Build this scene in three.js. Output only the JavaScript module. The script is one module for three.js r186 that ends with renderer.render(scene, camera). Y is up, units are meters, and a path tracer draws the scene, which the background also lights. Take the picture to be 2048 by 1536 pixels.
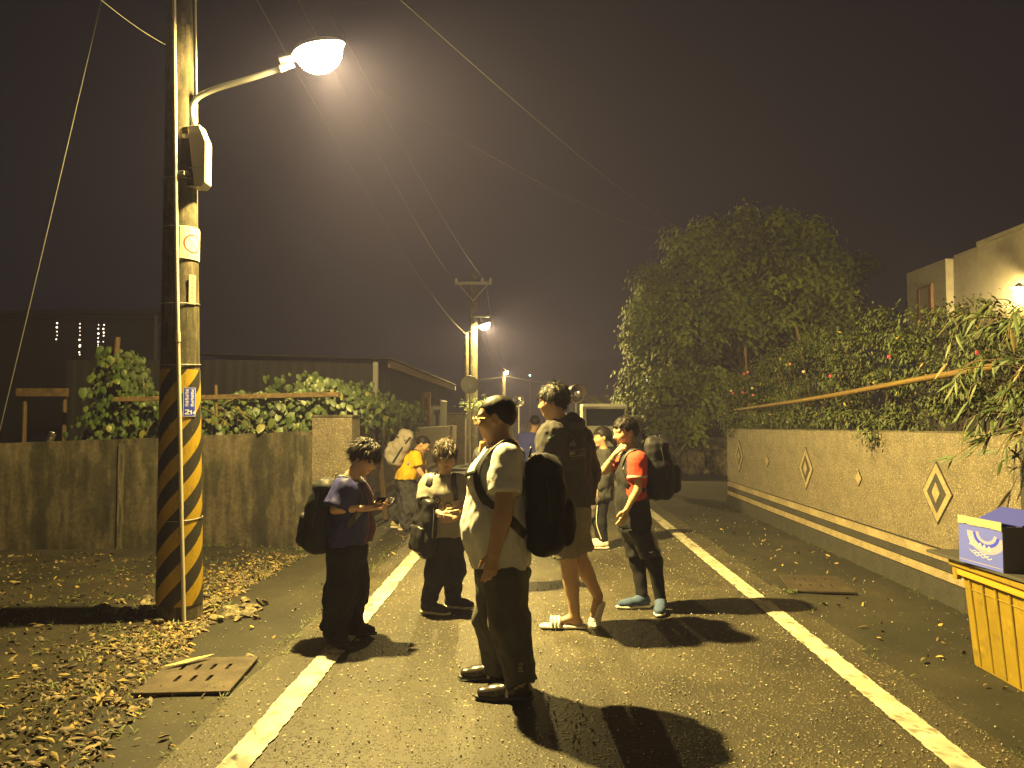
import * as THREE from 'three';
import { mergeGeometries, mergeVertices } from 'three/addons/utils/BufferGeometryUtils.js';
import { RoundedBoxGeometry } from 'three/addons/geometries/RoundedBoxGeometry.js';
import { ImprovedNoise } from 'three/addons/math/ImprovedNoise.js';

// ---------- camera, night sky, exposure, street lamps' light ----------
const scene = new THREE.Scene();
const camera = new THREE.PerspectiveCamera(53.01, 4 / 3, 0.05, 600);
camera.position.set(0, 1.5, 0);
camera.rotation.order = 'YXZ';
camera.rotation.set(0.04348, 0.02727, 0);
const renderer = new THREE.WebGLRenderer({ antialias: true });
renderer.setSize(1024, 768);
renderer.toneMapping = THREE.LinearToneMapping;
renderer.toneMappingExposure = 1.55;
renderer.shadowMap.enabled = true;
renderer.outputColorSpace = THREE.SRGBColorSpace;
{ // dark overcast night sky, faintly lit from below by the village
  const w = 64, h = 32, d = new Float32Array(w * h * 4);
  for (let y = 0; y < h; y++) for (let x = 0; x < w; x++) {
    const e = Math.max(0, (y + 0.5) / h * 2 - 1), k = 1 - 0.35 * e, i = (y * w + x) * 4;
    d[i] = 0.0036 * k; d[i + 1] = 0.0034 * k; d[i + 2] = 0.0048 * k; d[i + 3] = 1;
  }
  const t = new THREE.DataTexture(d, w, h, THREE.RGBAFormat, THREE.FloatType);
  t.mapping = THREE.EquirectangularReflectionMapping; t.magFilter = THREE.LinearFilter; t.needsUpdate = true;
  scene.background = t; scene.environment = t;
}
const LAMP_COLOR = new THREE.Color().setRGB(1, 0.73, 0.22);
const LAMP_CANDELA = 290;
scene.fog = new THREE.FogExp2(new THREE.Color().setRGB(0.5, 0.48, 1), 0.0036);

// ---------- helpers ----------
let seed = 7;
const rnd = () => { seed = (seed + 0x6d2b79f5) | 0; let t = Math.imul(seed ^ (seed >>> 15), 1 | seed); t = (t + Math.imul(t ^ (t >>> 7), 61 | t)) ^ t; return ((t ^ (t >>> 14)) >>> 0) / 4294967296; };
const rr = (a, b) => a + (b - a) * rnd();
const gauss = () => (rnd() + rnd() + rnd() + rnd() - 2) * 0.87;
const PN = new ImprovedNoise();
const n3 = (x, y, z) => PN.noise(x + 31.7, y + 11.3, z + 57.1);
const fbm = (x, y, z, o = 4) => { let s = 0, a = 0.5; for (let i = 0; i < o; i++) { s += a * n3(x, y, z); x = x * 2.03 + 5.1; y = y * 2.03 + 1.7; z = z * 2.03 + 9.2; a *= 0.5; } return s; };
const clamp = (x, a, b) => Math.min(b, Math.max(a, x));
const sstep = (a, b, x) => { const t = clamp((x - a) / (b - a), 0, 1); return t * t * (3 - 2 * t); };
const rgb = (r, g, b) => new THREE.Color().setRGB(r, g, b);
const used = new Map();
const numbered = (n) => { const k = used.get(n) ?? 0; used.set(n, k + 1); return k ? n + '_' + String(k).padStart(3, '0') : n; };
const shade = (o) => { o.castShadow = true; o.receiveShadow = true; return o; };
function part(name, geo, mat, parent) { const m = shade(new THREE.Mesh(geo, mat)); m.name = name; parent.add(m); return m; }
function tag(o, label, category, group) { o.userData.label = label; o.userData.category = category; if (group) o.userData.group = group; return o; }
function thing(name, label, category, pos = [0, 0, 0], group, turn = 0) {
  const o = new THREE.Group(); o.name = numbered(name); o.position.set(...pos); o.rotation.y = turn; scene.add(o); return tag(o, label, category, group);
}
function single(name, geo, mat, label, category, pos, group) { const m = part(numbered(name), geo, mat, scene); if (pos) m.position.set(...pos); return tag(m, label, category, group); }
function structure(name, geo, mat) { const m = part(numbered(name), geo, mat, scene); m.userData.kind = 'structure'; return m; }
// uv in metres from the dominant direction of each face
function metreUV(g, s = 1) {
  g = g.index ? g.toNonIndexed() : g; if (!g.attributes.normal) g.computeVertexNormals();
  const p = g.attributes.position, uv = new Float32Array(p.count * 2), a = new THREE.Vector3(), b = new THREE.Vector3(), c = new THREE.Vector3(), n = new THREE.Vector3();
  for (let i = 0; i < p.count; i += 3) {
    a.fromBufferAttribute(p, i); b.fromBufferAttribute(p, i + 1); c.fromBufferAttribute(p, i + 2);
    n.copy(b).sub(a).cross(c.clone().sub(a)); const ax = Math.abs(n.x), ay = Math.abs(n.y), az = Math.abs(n.z);
    [a, b, c].forEach((v, k) => { const u = ax > ay && ax > az ? [v.z, v.y] : ay > az ? [v.x, v.z] : [v.x, v.y]; uv[(i + k) * 2] = u[0] / s; uv[(i + k) * 2 + 1] = u[1] / s; });
  }
  g.setAttribute('uv', new THREE.BufferAttribute(uv, 2)); return g;
}
const box = (w, h, d, x = 0, y = 0, z = 0, bev = 0.006) => metreUV(new RoundedBoxGeometry(w, h, d, 1, Math.min(bev, w * 0.3, h * 0.3, d * 0.3)).translate(x, y, z));
const tube = (pts, r, seg = 24, rs = 8, tension = 0.5) => new THREE.TubeGeometry(new THREE.CatmullRomCurve3(pts.map((p) => new THREE.Vector3(...p)), false, 'catmullrom', tension), seg, r, rs, false);
const cyl = (r0, r1, h, s = 20, x = 0, y = 0, z = 0) => new THREE.CylinderGeometry(r0, r1, h, s).translate(x, y, z);
function rod(a, b, r0, r1 = r0, s = 8) { // a capped bar from a to b
  const A = new THREE.Vector3(...a), B = new THREE.Vector3(...b), d = B.clone().sub(A), g = new THREE.CylinderGeometry(r1, r0, d.length(), s);
  g.applyQuaternion(new THREE.Quaternion().setFromUnitVectors(new THREE.Vector3(0, 1, 0), d.normalize())); const m = A.add(B).multiplyScalar(0.5); return g.translate(m.x, m.y, m.z);
}
const merged = (list) => mergeGeometries(list.map((g) => { g = g.index ? g.toNonIndexed() : g; for (const k of Object.keys(g.attributes)) if (!['position', 'normal', 'uv'].includes(k)) g.deleteAttribute(k); if (!g.attributes.uv) g.setAttribute('uv', new THREE.BufferAttribute(new Float32Array(g.attributes.position.count * 2), 2)); return g; }));
// textures
function canvasTex(w, h, draw, srgb = true, repeat = true) {
  const c = document.createElement('canvas'); c.width = w; c.height = h; draw(c.getContext('2d'), w, h);
  const t = new THREE.CanvasTexture(c); if (srgb) t.colorSpace = THREE.SRGBColorSpace; if (repeat) t.wrapS = t.wrapT = THREE.RepeatWrapping; t.magFilter = THREE.LinearFilter; return t;
}
function dataTex(w, h, fn, srgb = true) { // fn(u, v) -> [r, g, b] 0..1 as displayed
  const d = new Uint8Array(w * h * 4);
  for (let y = 0; y < h; y++) for (let x = 0; x < w; x++) { const c = fn(x / w, y / h), i = (y * w + x) * 4; d[i] = clamp(c[0], 0, 1) * 255; d[i + 1] = clamp(c[1], 0, 1) * 255; d[i + 2] = clamp(c[2], 0, 1) * 255; d[i + 3] = 255; }
  const t = new THREE.DataTexture(d, w, h); t.wrapS = t.wrapT = THREE.RepeatWrapping; t.magFilter = THREE.LinearFilter; if (srgb) t.colorSpace = THREE.SRGBColorSpace; t.needsUpdate = true; return t;
}
// value noise that repeats every `per` cells, for tiling textures
const hash = (x, y, s) => { let h = Math.imul(x | 0, 374761393) ^ Math.imul(y | 0, 668265263) ^ Math.imul(s | 0, 2246822519); h = Math.imul(h ^ (h >>> 13), 1274126177); return ((h ^ (h >>> 16)) >>> 0) / 4294967296; };
function tn(u, v, per, s = 0, perV = per) { const x = u * per, y = v * perV, ix = Math.floor(x), iy = Math.floor(y), fx = x - ix, fy = y - iy, a = fx * fx * (3 - 2 * fx), b = fy * fy * (3 - 2 * fy), m = (n, p) => ((n % p) + p) % p;
  const h = (i, j) => hash(m(ix + i, per), m(iy + j, perV), s); return (h(0, 0) * (1 - a) + h(1, 0) * a) * (1 - b) + (h(0, 1) * (1 - a) + h(1, 1) * a) * b; }
const tf = (u, v, per, s = 0, o = 4) => { let t = 0, a = 0.5, w = 0; for (let i = 0; i < o; i++) { t += a * tn(u, v, per, s + i); w += a; per *= 2; a *= 0.5; } return t / w; };
const std = (o) => new THREE.MeshStandardMaterial({ roughness: 0.8, metalness: 0, ...o });
const phys = (o) => new THREE.MeshPhysicalMaterial({ roughness: 0.5, metalness: 0, ...o });
const g8 = (v) => `rgb(${v | 0},${v | 0},${v | 0})`;
// aggregate: rounded stones in a binder, drawn so that the tile repeats
function aggregate(n, rmin, rmax, cols, base, sd, w = 1024) {
  const st = []; let s = sd; const q = () => { s = (s * 1664525 + 1013904223) >>> 0; return s / 4294967296; };
  for (let i = 0; i < n; i++) st.push([q() * w, q() * w, rmin + (rmax - rmin) * q() * q(), 0.6 + q() * 0.4, q() * 3.14, q(), q()]);
  const draw = (colour) => (c) => { c.fillStyle = colour ? base : g8(70); c.fillRect(0, 0, w, w);
    if (colour) { const im = c.getImageData(0, 0, w, w), d = im.data; for (let y = 0; y < w; y++) for (let x = 0; x < w; x++) { const k = 0.75 + 0.5 * tf(x / w, y / w, 8, sd, 6), i = (y * w + x) * 4; d[i] *= k; d[i + 1] *= k; d[i + 2] *= k; } c.putImageData(im, 0, 0); }
    for (const [x, y, r, e, a, p, t] of st) for (const ox of x < r * 2 ? [0, w] : x > w - r * 2 ? [0, -w] : [0]) for (const oy of y < r * 2 ? [0, w] : y > w - r * 2 ? [0, -w] : [0]) {
      c.fillStyle = colour ? cols[Math.floor(p * cols.length)] : g8(120 + t * 120); c.beginPath(); c.ellipse(x + ox, y + oy, r, r * e, a, 0, 6.3); c.fill(); } };
  return [canvasTex(w, w, draw(true)), canvasTex(w, w, draw(false), false)];
}
const rep = (t, k, kv = k) => { const c = t.clone(); c.repeat.set(k, kv); c.needsUpdate = true; return c; };
const M = {};
// ---------- ground, road, kerb strips ----------
const [asC, asB] = aggregate(13000, 1.2, 4.8, ['#5f5b52', '#524e47', '#6b665b', '#45423b', '#7c7568', '#3a3732', '#4d4a42', '#57534a', '#403d37', '#615c50', '#4a463f', '#958d7c', '#544f46', '#5b564c', '#bdb39c', '#2f2c27'], '#413e37', 11);
const asphalt = std({ map: rep(asC, 1 / 2.2), bumpMap: rep(asB, 1 / 2.2), bumpScale: 0.009, roughness: 0.55, vertexColors: true });
const [cgC, cgB] = aggregate(5200, 0.8, 4.2, ['#4d4a3f', '#3e3b32', '#5f5a4c', '#2f2d25', '#8a8370'], '#36332a', 23);
const gutterMat = std({ map: rep(cgC, 1 / 2.6), bumpMap: rep(cgB, 1 / 2.6), bumpScale: 0.003, roughness: 0.8, vertexColors: true });
const soilTex = dataTex(512, 512, (u, v) => { const a = tf(u, v, 6, 3, 6), b = tf(u, v, 40, 9, 3), g = sstep(0.5, 0.7, tf(u, v, 5, 17, 5)); const k = 0.55 + a * 0.5 + (b - 0.5) * 0.5; return [0.2 * k, (0.175 + 0.02 * g) * k, (0.12 - 0.03 * g) * k]; });
const soil = std({ map: rep(soilTex, 0.8), roughness: 0.95 });
// a horizontal strip between two x edges, with uv in metres and patches of dirt and moss in the vertex colours
function strip(xl, xr, z0, z1, y, nz, nx, col) {
  const pos = [], uv = [], c = [], idx = [];
  for (let j = 0; j <= nz; j++) { const z = z0 + (z1 - z0) * j / nz, a = xl(z), b = xr(z);
    for (let i = 0; i <= nx; i++) { const x = a + (b - a) * i / nx; pos.push(x, y(x, z, i / nx), z); uv.push(x, z); c.push(...col(x, z)); } }
  const w = nx + 1; for (let j = 0; j < nz; j++) for (let i = 0; i < nx; i++) { const k = j * w + i; idx.push(k, k + 1, k + w, k + 1, k + w + 1, k + w); }
  const g = new THREE.BufferGeometry(); g.setAttribute('position', new THREE.Float32BufferAttribute(pos, 3)); g.setAttribute('uv', new THREE.Float32BufferAttribute(uv, 2)); g.setAttribute('color', new THREE.Float32BufferAttribute(c, 3)); g.setIndex(idx); g.computeVertexNormals(); return g;
}
{ const g = new THREE.PlaneGeometry(170, 170).rotateX(-Math.PI / 2).translate(0, -0.06, -50); structure('ground', metreUV(g), soil); }
const patchy = (x, z) => { const a = fbm(x * 0.9, 1, z * 0.5, 5), b = fbm(x * 3.1 + 9, 4, z * 2.3, 4), c = sstep(0.16, 0.3, fbm(x * 0.45 + 3, 8, z * 0.3, 5)), k = 0.78 * (1 + a * 1.0 + b * 0.6) * (1 - 0.3 * c); return [k * 1.03, k * 0.98, k * 0.76]; };
const mossy = (x, z) => { const m = sstep(0.0, 0.22, fbm(x * 1.3 + 4, 7, z * 0.9, 5)), a = fbm(x * 2.5, 2, z * 1.7, 5), k = 0.4 * (1 + a * 1.2); return [k * (1 - 0.42 * m), k * 0.96 * (1 - 0.36 * m), k * 0.62 * (1 - 0.6 * m)]; };
const leftEdge = (z) => -1.62 + 0.03 * n3(0, 3, z * 0.9) + 0.015 * n3(2, 3, z * 4);
const rightEdge = (z) => 2.16 + 0.035 * n3(5, 3, z * 0.8) + 0.015 * n3(8, 3, z * 4);
structure('road', strip(leftEdge, rightEdge, 4, -85, (x, z) => 0.004 * n3(x * 1.1, 0, z * 0.7), 460, 24, patchy), asphalt);
const litterEdge = (z) => (z > -6.4 ? -1.85 - (Math.max(-z, 3) - 3.2) * 0.2 : -2.49 - (z + 6.4) * 0.02) + 0.06 * n3(3, 1, z * 2.2);
structure('gutter_strip', strip((z) => -3.4, (z) => leftEdge(z) + 0.05, 4, -26, (x, z) => -0.002 + 0.014 * fbm(x * 2, 0, z * 2, 3), 240, 24, mossy), gutterMat);
structure('gutter_strip', strip((z) => rightEdge(z) - 0.05, (z) => (z < -13.6 ? 8 : 3.5), 4, -24, (x, z) => -0.003 + 0.014 * fbm(x * 2, 5, z * 2, 3), 220, 22, mossy), gutterMat);
// the leaf-covered verge by the pole
const vergeY = (x, z) => { const e = litterEdge(z) - x; return -0.02 + 0.055 * sstep(-0.02, 0.5, e) + 0.03 * fbm(x * 1.7, 0, z * 1.7, 4) * sstep(0, 0.3, e); };
structure('verge', strip((z) => -9, (z) => litterEdge(z) + 0.02, 3, -8.9, vergeY, 150, 90, mossy), std({ map: rep(soilTex, 0.9), roughness: 0.95, vertexColors: true, color: rgb(2.4, 2.4, 2.8), bumpMap: rep(soilTex, 2.1), bumpScale: 0.02 }));
// white edge lines of worn thermoplastic
const [lpC, lpB] = aggregate(1500, 0.8, 2.6, ['#b7b09b', '#cfc8b2', '#a39c88', '#d8d2bf'], '#c9c2ac', 41, 512);
const paint = std({ map: rep(lpC, 1.1), bumpMap: rep(lpB, 1.1), bumpScale: 0.002, roughness: 0.7, vertexColors: true });
const worn = (s) => (x, z) => { const k = 1 - 0.5 * sstep(0.14, 0.34, fbm(x * 9 + s, 2, z * 3.5, 4)) - 0.6 * sstep(0.16, 0.24, fbm(x * 26 + s, 5, z * 12, 3)) + 0.2 * fbm(x * 3, s, z * 1.2, 3); return [k * 0.7, k * 0.7, k * 0.68]; };
const jag = (a, s) => (z) => a + 0.004 * n3(s, 1, z * 5) + 0.009 * n3(s, 5, z * 21) + 0.006 * n3(s, 9, z * 60);
const lineLabel = ['white painted road line on the left edge of the lane', 'white painted road line on the right edge of the lane'];
[[-1.355, -1.21, 4, -24, 3], [1.78, 1.925, 4, -20, 11]].forEach(([a, b, z0, z1, s], i) => single('road_line', strip(jag(a, s), jag(b, s + 2), z0, z1, (x, z) => 0.008 + 0.004 * n3(x * 1.1, 0, z * 0.7), 1500, 8, worn(s)), paint, lineLabel[i], 'road marking', null, 'white lines along the lane'));
for (let i = 0; i < 5; i++) single('road_bar', strip(() => -1.75 + i * 0.3, () => -1.55 + i * 0.3, -26.6, -28.2, () => 0.012, 4, 2, worn(20 + i)), paint, ['first', 'second', 'third', 'fourth', 'fifth'][i] + ' bar from the left of the far striped road marking', 'road marking', null, 'striped marking at the far junction');
// low hill far behind the village
{ const pos = [], idx = [], n = 60; for (let i = 0; i <= n; i++) { const x = -80 + i * 2.6, h = 5 + 7 * sstep(-30, 20, x) * (1 - sstep(45, 80, x)) + 2.2 * fbm(x * 0.06, 0, 0, 4); pos.push(x, -0.06, -112 + 3 * n3(i, 0, 0), x, h * 0.6, -120, x, h, -130); }
  for (let i = 0; i < n; i++) for (let k = 0; k < 2; k++) { const a = i * 3 + k; idx.push(a, a + 3, a + 1, a + 1, a + 3, a + 4); }
  const g = new THREE.BufferGeometry(); g.setAttribute('position', new THREE.Float32BufferAttribute(pos, 3)); g.setIndex(idx); g.computeVertexNormals(); structure('hill', g, std({ color: rgb(0.03, 0.04, 0.02), roughness: 1 })); }

// ---------- garden wall on the right, pebble-dashed, with diamonds and bands ----------
const [pbC, pbB] = aggregate(15000, 2.2, 5.6, ['#9c917c', '#857b68', '#b3a78e', '#756c5b', '#c6baa0', '#665e50', '#a89d87', '#8d8471'], '#635b4c', 5);
const pebble = std({ map: rep(pbC, 1 / 0.95), bumpMap: rep(pbB, 1 / 0.95), bumpScale: 0.012, roughness: 0.55 });
const [pdC, pdB] = aggregate(15000, 1.8, 4, ['#4c4a46', '#3c3b38', '#5d5a55', '#6b6862', '#45433f'], '#33322f', 6);
const pebbleDark = std({ map: rep(pdC, 1 / 0.7), bumpMap: rep(pdB, 1 / 0.7), bumpScale: 0.008, roughness: 0.6 });
const [plC, plB] = aggregate(12000, 2, 4.6, ['#c4b48f', '#b2a27f', '#d6c8a5', '#a09070', '#ded1b0'], '#8f8062', 8);
const pebbleLight = std({ map: rep(plC, 1 / 0.8), bumpMap: rep(plB, 1 / 0.8), bumpScale: 0.01, roughness: 0.55 });
const grout = std({ color: rgb(0.02, 0.018, 0.015), roughness: 0.9 });
const concTex = dataTex(1024, 1024, (u, v) => { // rain-stained concrete: vertical runs of lichen and soot
  const run = tf(u, v * 0.12, 48, 5, 4), big = tf(u, v, 4, 8, 6), fine = tf(u, v, 90, 12, 3), k = 0.62 + 0.5 * (big - 0.5) + 0.55 * (run - 0.5) + 0.3 * (fine - 0.5), m = sstep(0.5, 0.66, tf(u, v * 0.4, 14, 31, 5));
  return [0.47 * k * (1 - 0.3 * m), 0.44 * k * (1 - 0.27 * m), 0.37 * k * (1 - 0.36 * m)]; });
const concrete = std({ map: rep(concTex, 1 / 2.4), color: rgb(0.85, 0.8, 0.7), bumpMap: rep(concTex, 1 / 0.8), bumpScale: 0.012, roughness: 0.9 });
const plainConc = std({ map: rep(concTex, 1 / 1.3), color: rgb(1.15, 1.12, 1.05), bumpMap: rep(concTex, 1 / 0.5), bumpScale: 0.006, roughness: 0.85 });
const rhomb = (hw, hh) => { const s = new THREE.Shape(); s.moveTo(0, hh); s.lineTo(hw, 0); s.lineTo(0, -hh); s.lineTo(-hw, 0); s.closePath(); return s; };
const rhombGeo = (hw, hh, d) => metreUV(new THREE.ExtrudeGeometry(rhomb(hw, hh), { depth: d, bevelEnabled: false }).rotateY(-Math.PI / 2));
function wallQuad(x, thick, z0, z1, y0a, y1a, y0b, y1b) { // a slab along z whose bottom and top heights change from z0 to z1
  const g = new THREE.BoxGeometry(thick, 1, 1, 1, 1, 12), p = g.attributes.position;
  for (let i = 0; i < p.count; i++) { const t = 0.5 - p.getZ(i), z = z0 + (z1 - z0) * t, lo = y0a + (y0b - y0a) * t, hi = y1a + (y1b - y1a) * t; p.setXYZ(i, x + p.getX(i) + thick / 2, lo + (hi - lo) * (p.getY(i) + 0.5), z); }
  g.computeVertexNormals(); return metreUV(g);
}
{
  const w = thing('garden_wall', 'pebble-dashed garden wall with diamond inlays and striped base, under the flowering hedge', 'wall', [0, 0, 0]);
  const zN = -5.37, zF = -13.35, X = 3.33;
  part('wall_face', wallQuad(X, 0.2, zN, zF, 0.434, 1.385, 0.424, 1.3), pebble, w);
  const bands = [[0.43, 0.415, grout, 0.006, 'joint_line'], [0.412, 0.335, pebbleLight, 0, 'light_band'], [0.335, 0.325, grout, 0.006, 'joint_line'], [0.325, 0.262, pebbleDark, 0, 'dark_band'], [0.262, 0.252, grout, 0.006, 'joint_line'], [0.252, 0.185, pebbleLight, 0, 'light_band'], [0.185, 0.173, grout, 0.006, 'joint_line']];
  for (const [hi, lo, m, inset, n] of bands) part(n, wallQuad(X + inset, 0.19, zN, zF, lo, hi, lo, hi), m, w);
  part('plinth', wallQuad(X - 0.012, 0.2, zN, zF, -0.05, 0.173, -0.05, 0.173), pebbleDark, w);
  part('coping', wallQuad(X - 0.002, 0.205, zN, zF, 1.386, 1.398, 1.301, 1.313), plainConc, w);
  for (const z of [-6.47, -9.52, -12.57]) {
    const d = part('diamond_inlay', rhombGeo(0.242, 0.262, 0.006), grout, w); d.position.set(X, 0.88, z);
    part('light_frame', rhombGeo(0.226, 0.243, 0.008), pebbleLight, d).position.x = -0.001;
    part('dark_field', rhombGeo(0.15, 0.165, 0.012), pebbleDark, d);
    part('light_centre', rhombGeo(0.062, 0.085, 0.016), pebbleLight, d);
  }
  for (const z of [-8, -11.07]) { const d = part('small_diamond_inlay', rhombGeo(0.085, 0.085, 0.006), grout, w); d.position.set(X, 0.88, z); part('light_centre', rhombGeo(0.072, 0.07, 0.01), pebbleLight, d); }
  const end = part('end_face', metreUV(new THREE.BoxGeometry(4, 1.42, 0.15).translate(5.32, 0.69, -5.29)), pebbleDark, w); end.name = 'return_wall';
}
// ---------- left: stained concrete wall, gate posts, roadside wall ----------
{
  const w = thing('concrete_wall', 'tall rain-stained grey concrete wall behind the striped poles', 'wall', [0, 0, 0]);
  const seg = (x0, z0, x1, z1, ya, yb) => { const L = Math.hypot(x1 - x0, z1 - z0), g = new THREE.BoxGeometry(1, 1, 0.16, 40, 6, 1), p = g.attributes.position;
    for (let i = 0; i < p.count; i++) { const t = p.getX(i) + 0.5, top = ya + (yb - ya) * t + 0.012 * n3(t * 9, 3, 1), y = -0.05 + (top + 0.05) * (p.getY(i) + 0.5), s = p.getZ(i) + 0.012 * n3(t * L * 1.3, y * 1.3, 4); p.setXYZ(i, x0 + (x1 - x0) * t - s * (z1 - z0) / L, y, z0 + (z1 - z0) * t + s * (x1 - x0) / L); }
    g.computeVertexNormals(); return metreUV(g); };
  part('wall_panel', seg(-11, -8.2, -4.62, -8.62, 1.08, 1.25), concrete, w);
  part('wall_panel', seg(-4.605, -8.63, -2.6, -8.82, 1.26, 1.345), concrete, w);
  part('joint_cover', metreUV(new THREE.BoxGeometry(0.05, 1.22, 0.04).translate(-4.61, 0.6, -8.53)), plainConc, w);
  part('render_patch', (() => { const s = new THREE.Shape(); const n = 22; for (let i = 0; i <= n; i++) s.lineTo(-0.09 - 0.035 * n3(i * 0.7, 1, 2), i / n * 1.34); s.lineTo(0.1, 1.34); s.lineTo(0.1, 0); return metreUV(new THREE.ExtrudeGeometry(s, { depth: 0.02, bevelEnabled: false }).translate(-2.62, 0, -8.74)); })(), plainConc, w);
  const gp = thing('gate_post', 'square pebble-dashed gate post at the end of the stained concrete wall', 'gate post', [-2.3, 0, -8.85]);
  part('shaft', metreUV(new RoundedBoxGeometry(0.46, 1.55, 0.4, 2, 0.012).translate(0.03, 0.725, 0)), pebble, gp);
  part('cap', metreUV(new RoundedBoxGeometry(0.47, 0.03, 0.41, 1, 0.008).translate(0.03, 1.515, 0)), plainConc, gp);
  const rw = thing('roadside_wall', 'low pebble-dashed wall with striped base along the left of the lane, hung with vines', 'wall', [0, 0, 0]);
  part('wall_face', wallQuad(-2.62, 0.2, -9.05, -24.6, 0.43, 1.3, 0.43, 1.25), pebble, rw);
  part('light_band', wallQuad(-2.62, 0.203, -9.05, -24.6, 0.34, 0.42, 0.34, 0.42), pebbleLight, rw);
  part('dark_band', wallQuad(-2.62, 0.202, -9.05, -24.6, 0.255, 0.332, 0.255, 0.332), pebbleDark, rw);
  part('light_band', wallQuad(-2.62, 0.203, -9.05, -24.6, 0.18, 0.247, 0.18, 0.247), pebbleLight, rw);
  part('plinth', wallQuad(-2.62, 0.212, -9.05, -24.6, -0.05, 0.172, -0.05, 0.172), pebbleDark, rw);
  const gp2 = thing('gate_post', 'far pale gate post beside the round mirror on the left of the lane', 'gate post', [-2.55, 0, -24.9]);
  part('shaft', metreUV(new RoundedBoxGeometry(0.75, 1.62, 0.6, 2, 0.02).translate(0, 0.78, 0)), pebble, gp2);
  part('cap', metreUV(new RoundedBoxGeometry(0.8, 0.05, 0.65, 1, 0.01).translate(0, 1.615, 0)), plainConc, gp2);
  // three boards added in place of vine-stem shadows on the roadside wall
  const wood = std({ map: rep(dataTex(256, 256, (u, v) => { const k = 0.7 + 0.6 * (tf(u, v * 0.1, 24, 3, 4) - 0.5) + 0.2 * (tf(u, v, 30, 4, 2) - 0.5); return [0.42 * k, 0.33 * k, 0.2 * k]; }), 1), roughness: 0.85 });
  [[-10.2, 0.5, 'nearest'], [-11.4, 0.8, 'second'], [-12.6, 0.65, 'third']].forEach(([z, lean, k]) => { const g = metreUV(new RoundedBoxGeometry(0.07, 1.62, 0.11, 1, 0.008)).rotateX(-lean * 0.35).rotateZ(0.16).translate(-2.25, 0.78, z); single('shadow_stake', g, wood, k + ' of the added stakes standing in for vine stem shadows on the roadside wall', 'stake', null, 'stakes standing in for vine stem shadows'); });
  M.wood = wood;
}
// ---------- street lamps, poles and wires ----------
M.galv = std({ color: rgb(0.42, 0.42, 0.4), metalness: 0.6, roughness: 0.5 });
M.steel = std({ color: rgb(0.3, 0.3, 0.29), metalness: 0.3, roughness: 0.55 });
M.poleConc = std({ map: rep(concTex, 1 / 0.9), color: rgb(1.35, 1.25, 1.05), bumpMap: rep(concTex, 1 / 0.4), bumpScale: 0.004, roughness: 0.85 });
M.pvc = std({ color: rgb(0.55, 0.5, 0.4), roughness: 0.5 });
M.wire = std({ color: rgb(0.07, 0.068, 0.062), roughness: 0.7 });
M.glow = new THREE.MeshStandardMaterial({ color: 0x000000, emissive: rgb(1, 0.8, 0.42), emissiveIntensity: 60, roughness: 1 });
M.glowFar = new THREE.MeshStandardMaterial({ color: 0x000000, emissive: rgb(1, 0.8, 0.42), emissiveIntensity: 40, roughness: 1 });
const aluminium = std({ color: rgb(0.5, 0.5, 0.49), metalness: 0.5, roughness: 0.45 });
// a cobra-head fitting: shallow housing above, bulging glass bowl below; its long axis along +x, origin at the bowl's centre
function lampHead(parent, pos, turn, tilt, cd, s = 1, glow = M.glow, radius = 3, lean = 0.42) {
  const half = (sy, top, rx = 0.21, rz = 0.15) => { const g = new THREE.SphereGeometry(1, 28, 14, 0, Math.PI * 2, top ? 0 : Math.PI / 2, Math.PI / 2), p = g.attributes.position;
    for (let i = 0; i < p.count; i++) { const x = p.getX(i), t = 1 - 0.22 * x; p.setXYZ(i, x * rx, p.getY(i) * sy, p.getZ(i) * rz * t); } g.computeVertexNormals(); return g; };
  const h = part('lamp_head', merged([half(0.075, true), new THREE.CylinderGeometry(0.032, 0.032, 0.14, 14).rotateZ(Math.PI / 2).translate(-0.24, 0.012, 0)]), aluminium, parent);
  h.position.set(...pos); h.rotation.set(0, turn, tilt, 'YXZ'); h.scale.setScalar(s);
  const bowl = part('glass_bowl', half(0.17, false, 0.185, 0.14).translate(0, -0.004, 0), glow, h);
  // the tube shines all round; the reflector throws most of its light out over the lane
  const l = new THREE.PointLight(LAMP_COLOR, cd * 0.4); l.name = 'lamp_light'; l.castShadow = true; l.shadow.radius = radius; l.position.set(0, -0.06, 0); bowl.add(l);
  const b = new THREE.SpotLight(LAMP_COLOR, cd * 0.95, 0, 1.2, 0.8); b.name = 'lamp_beam'; b.castShadow = true; b.shadow.radius = radius; b.position.set(0, -0.065, 0); b.target.position.set(lean, -1, 0); bowl.add(b, b.target);
  return h;
}
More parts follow.
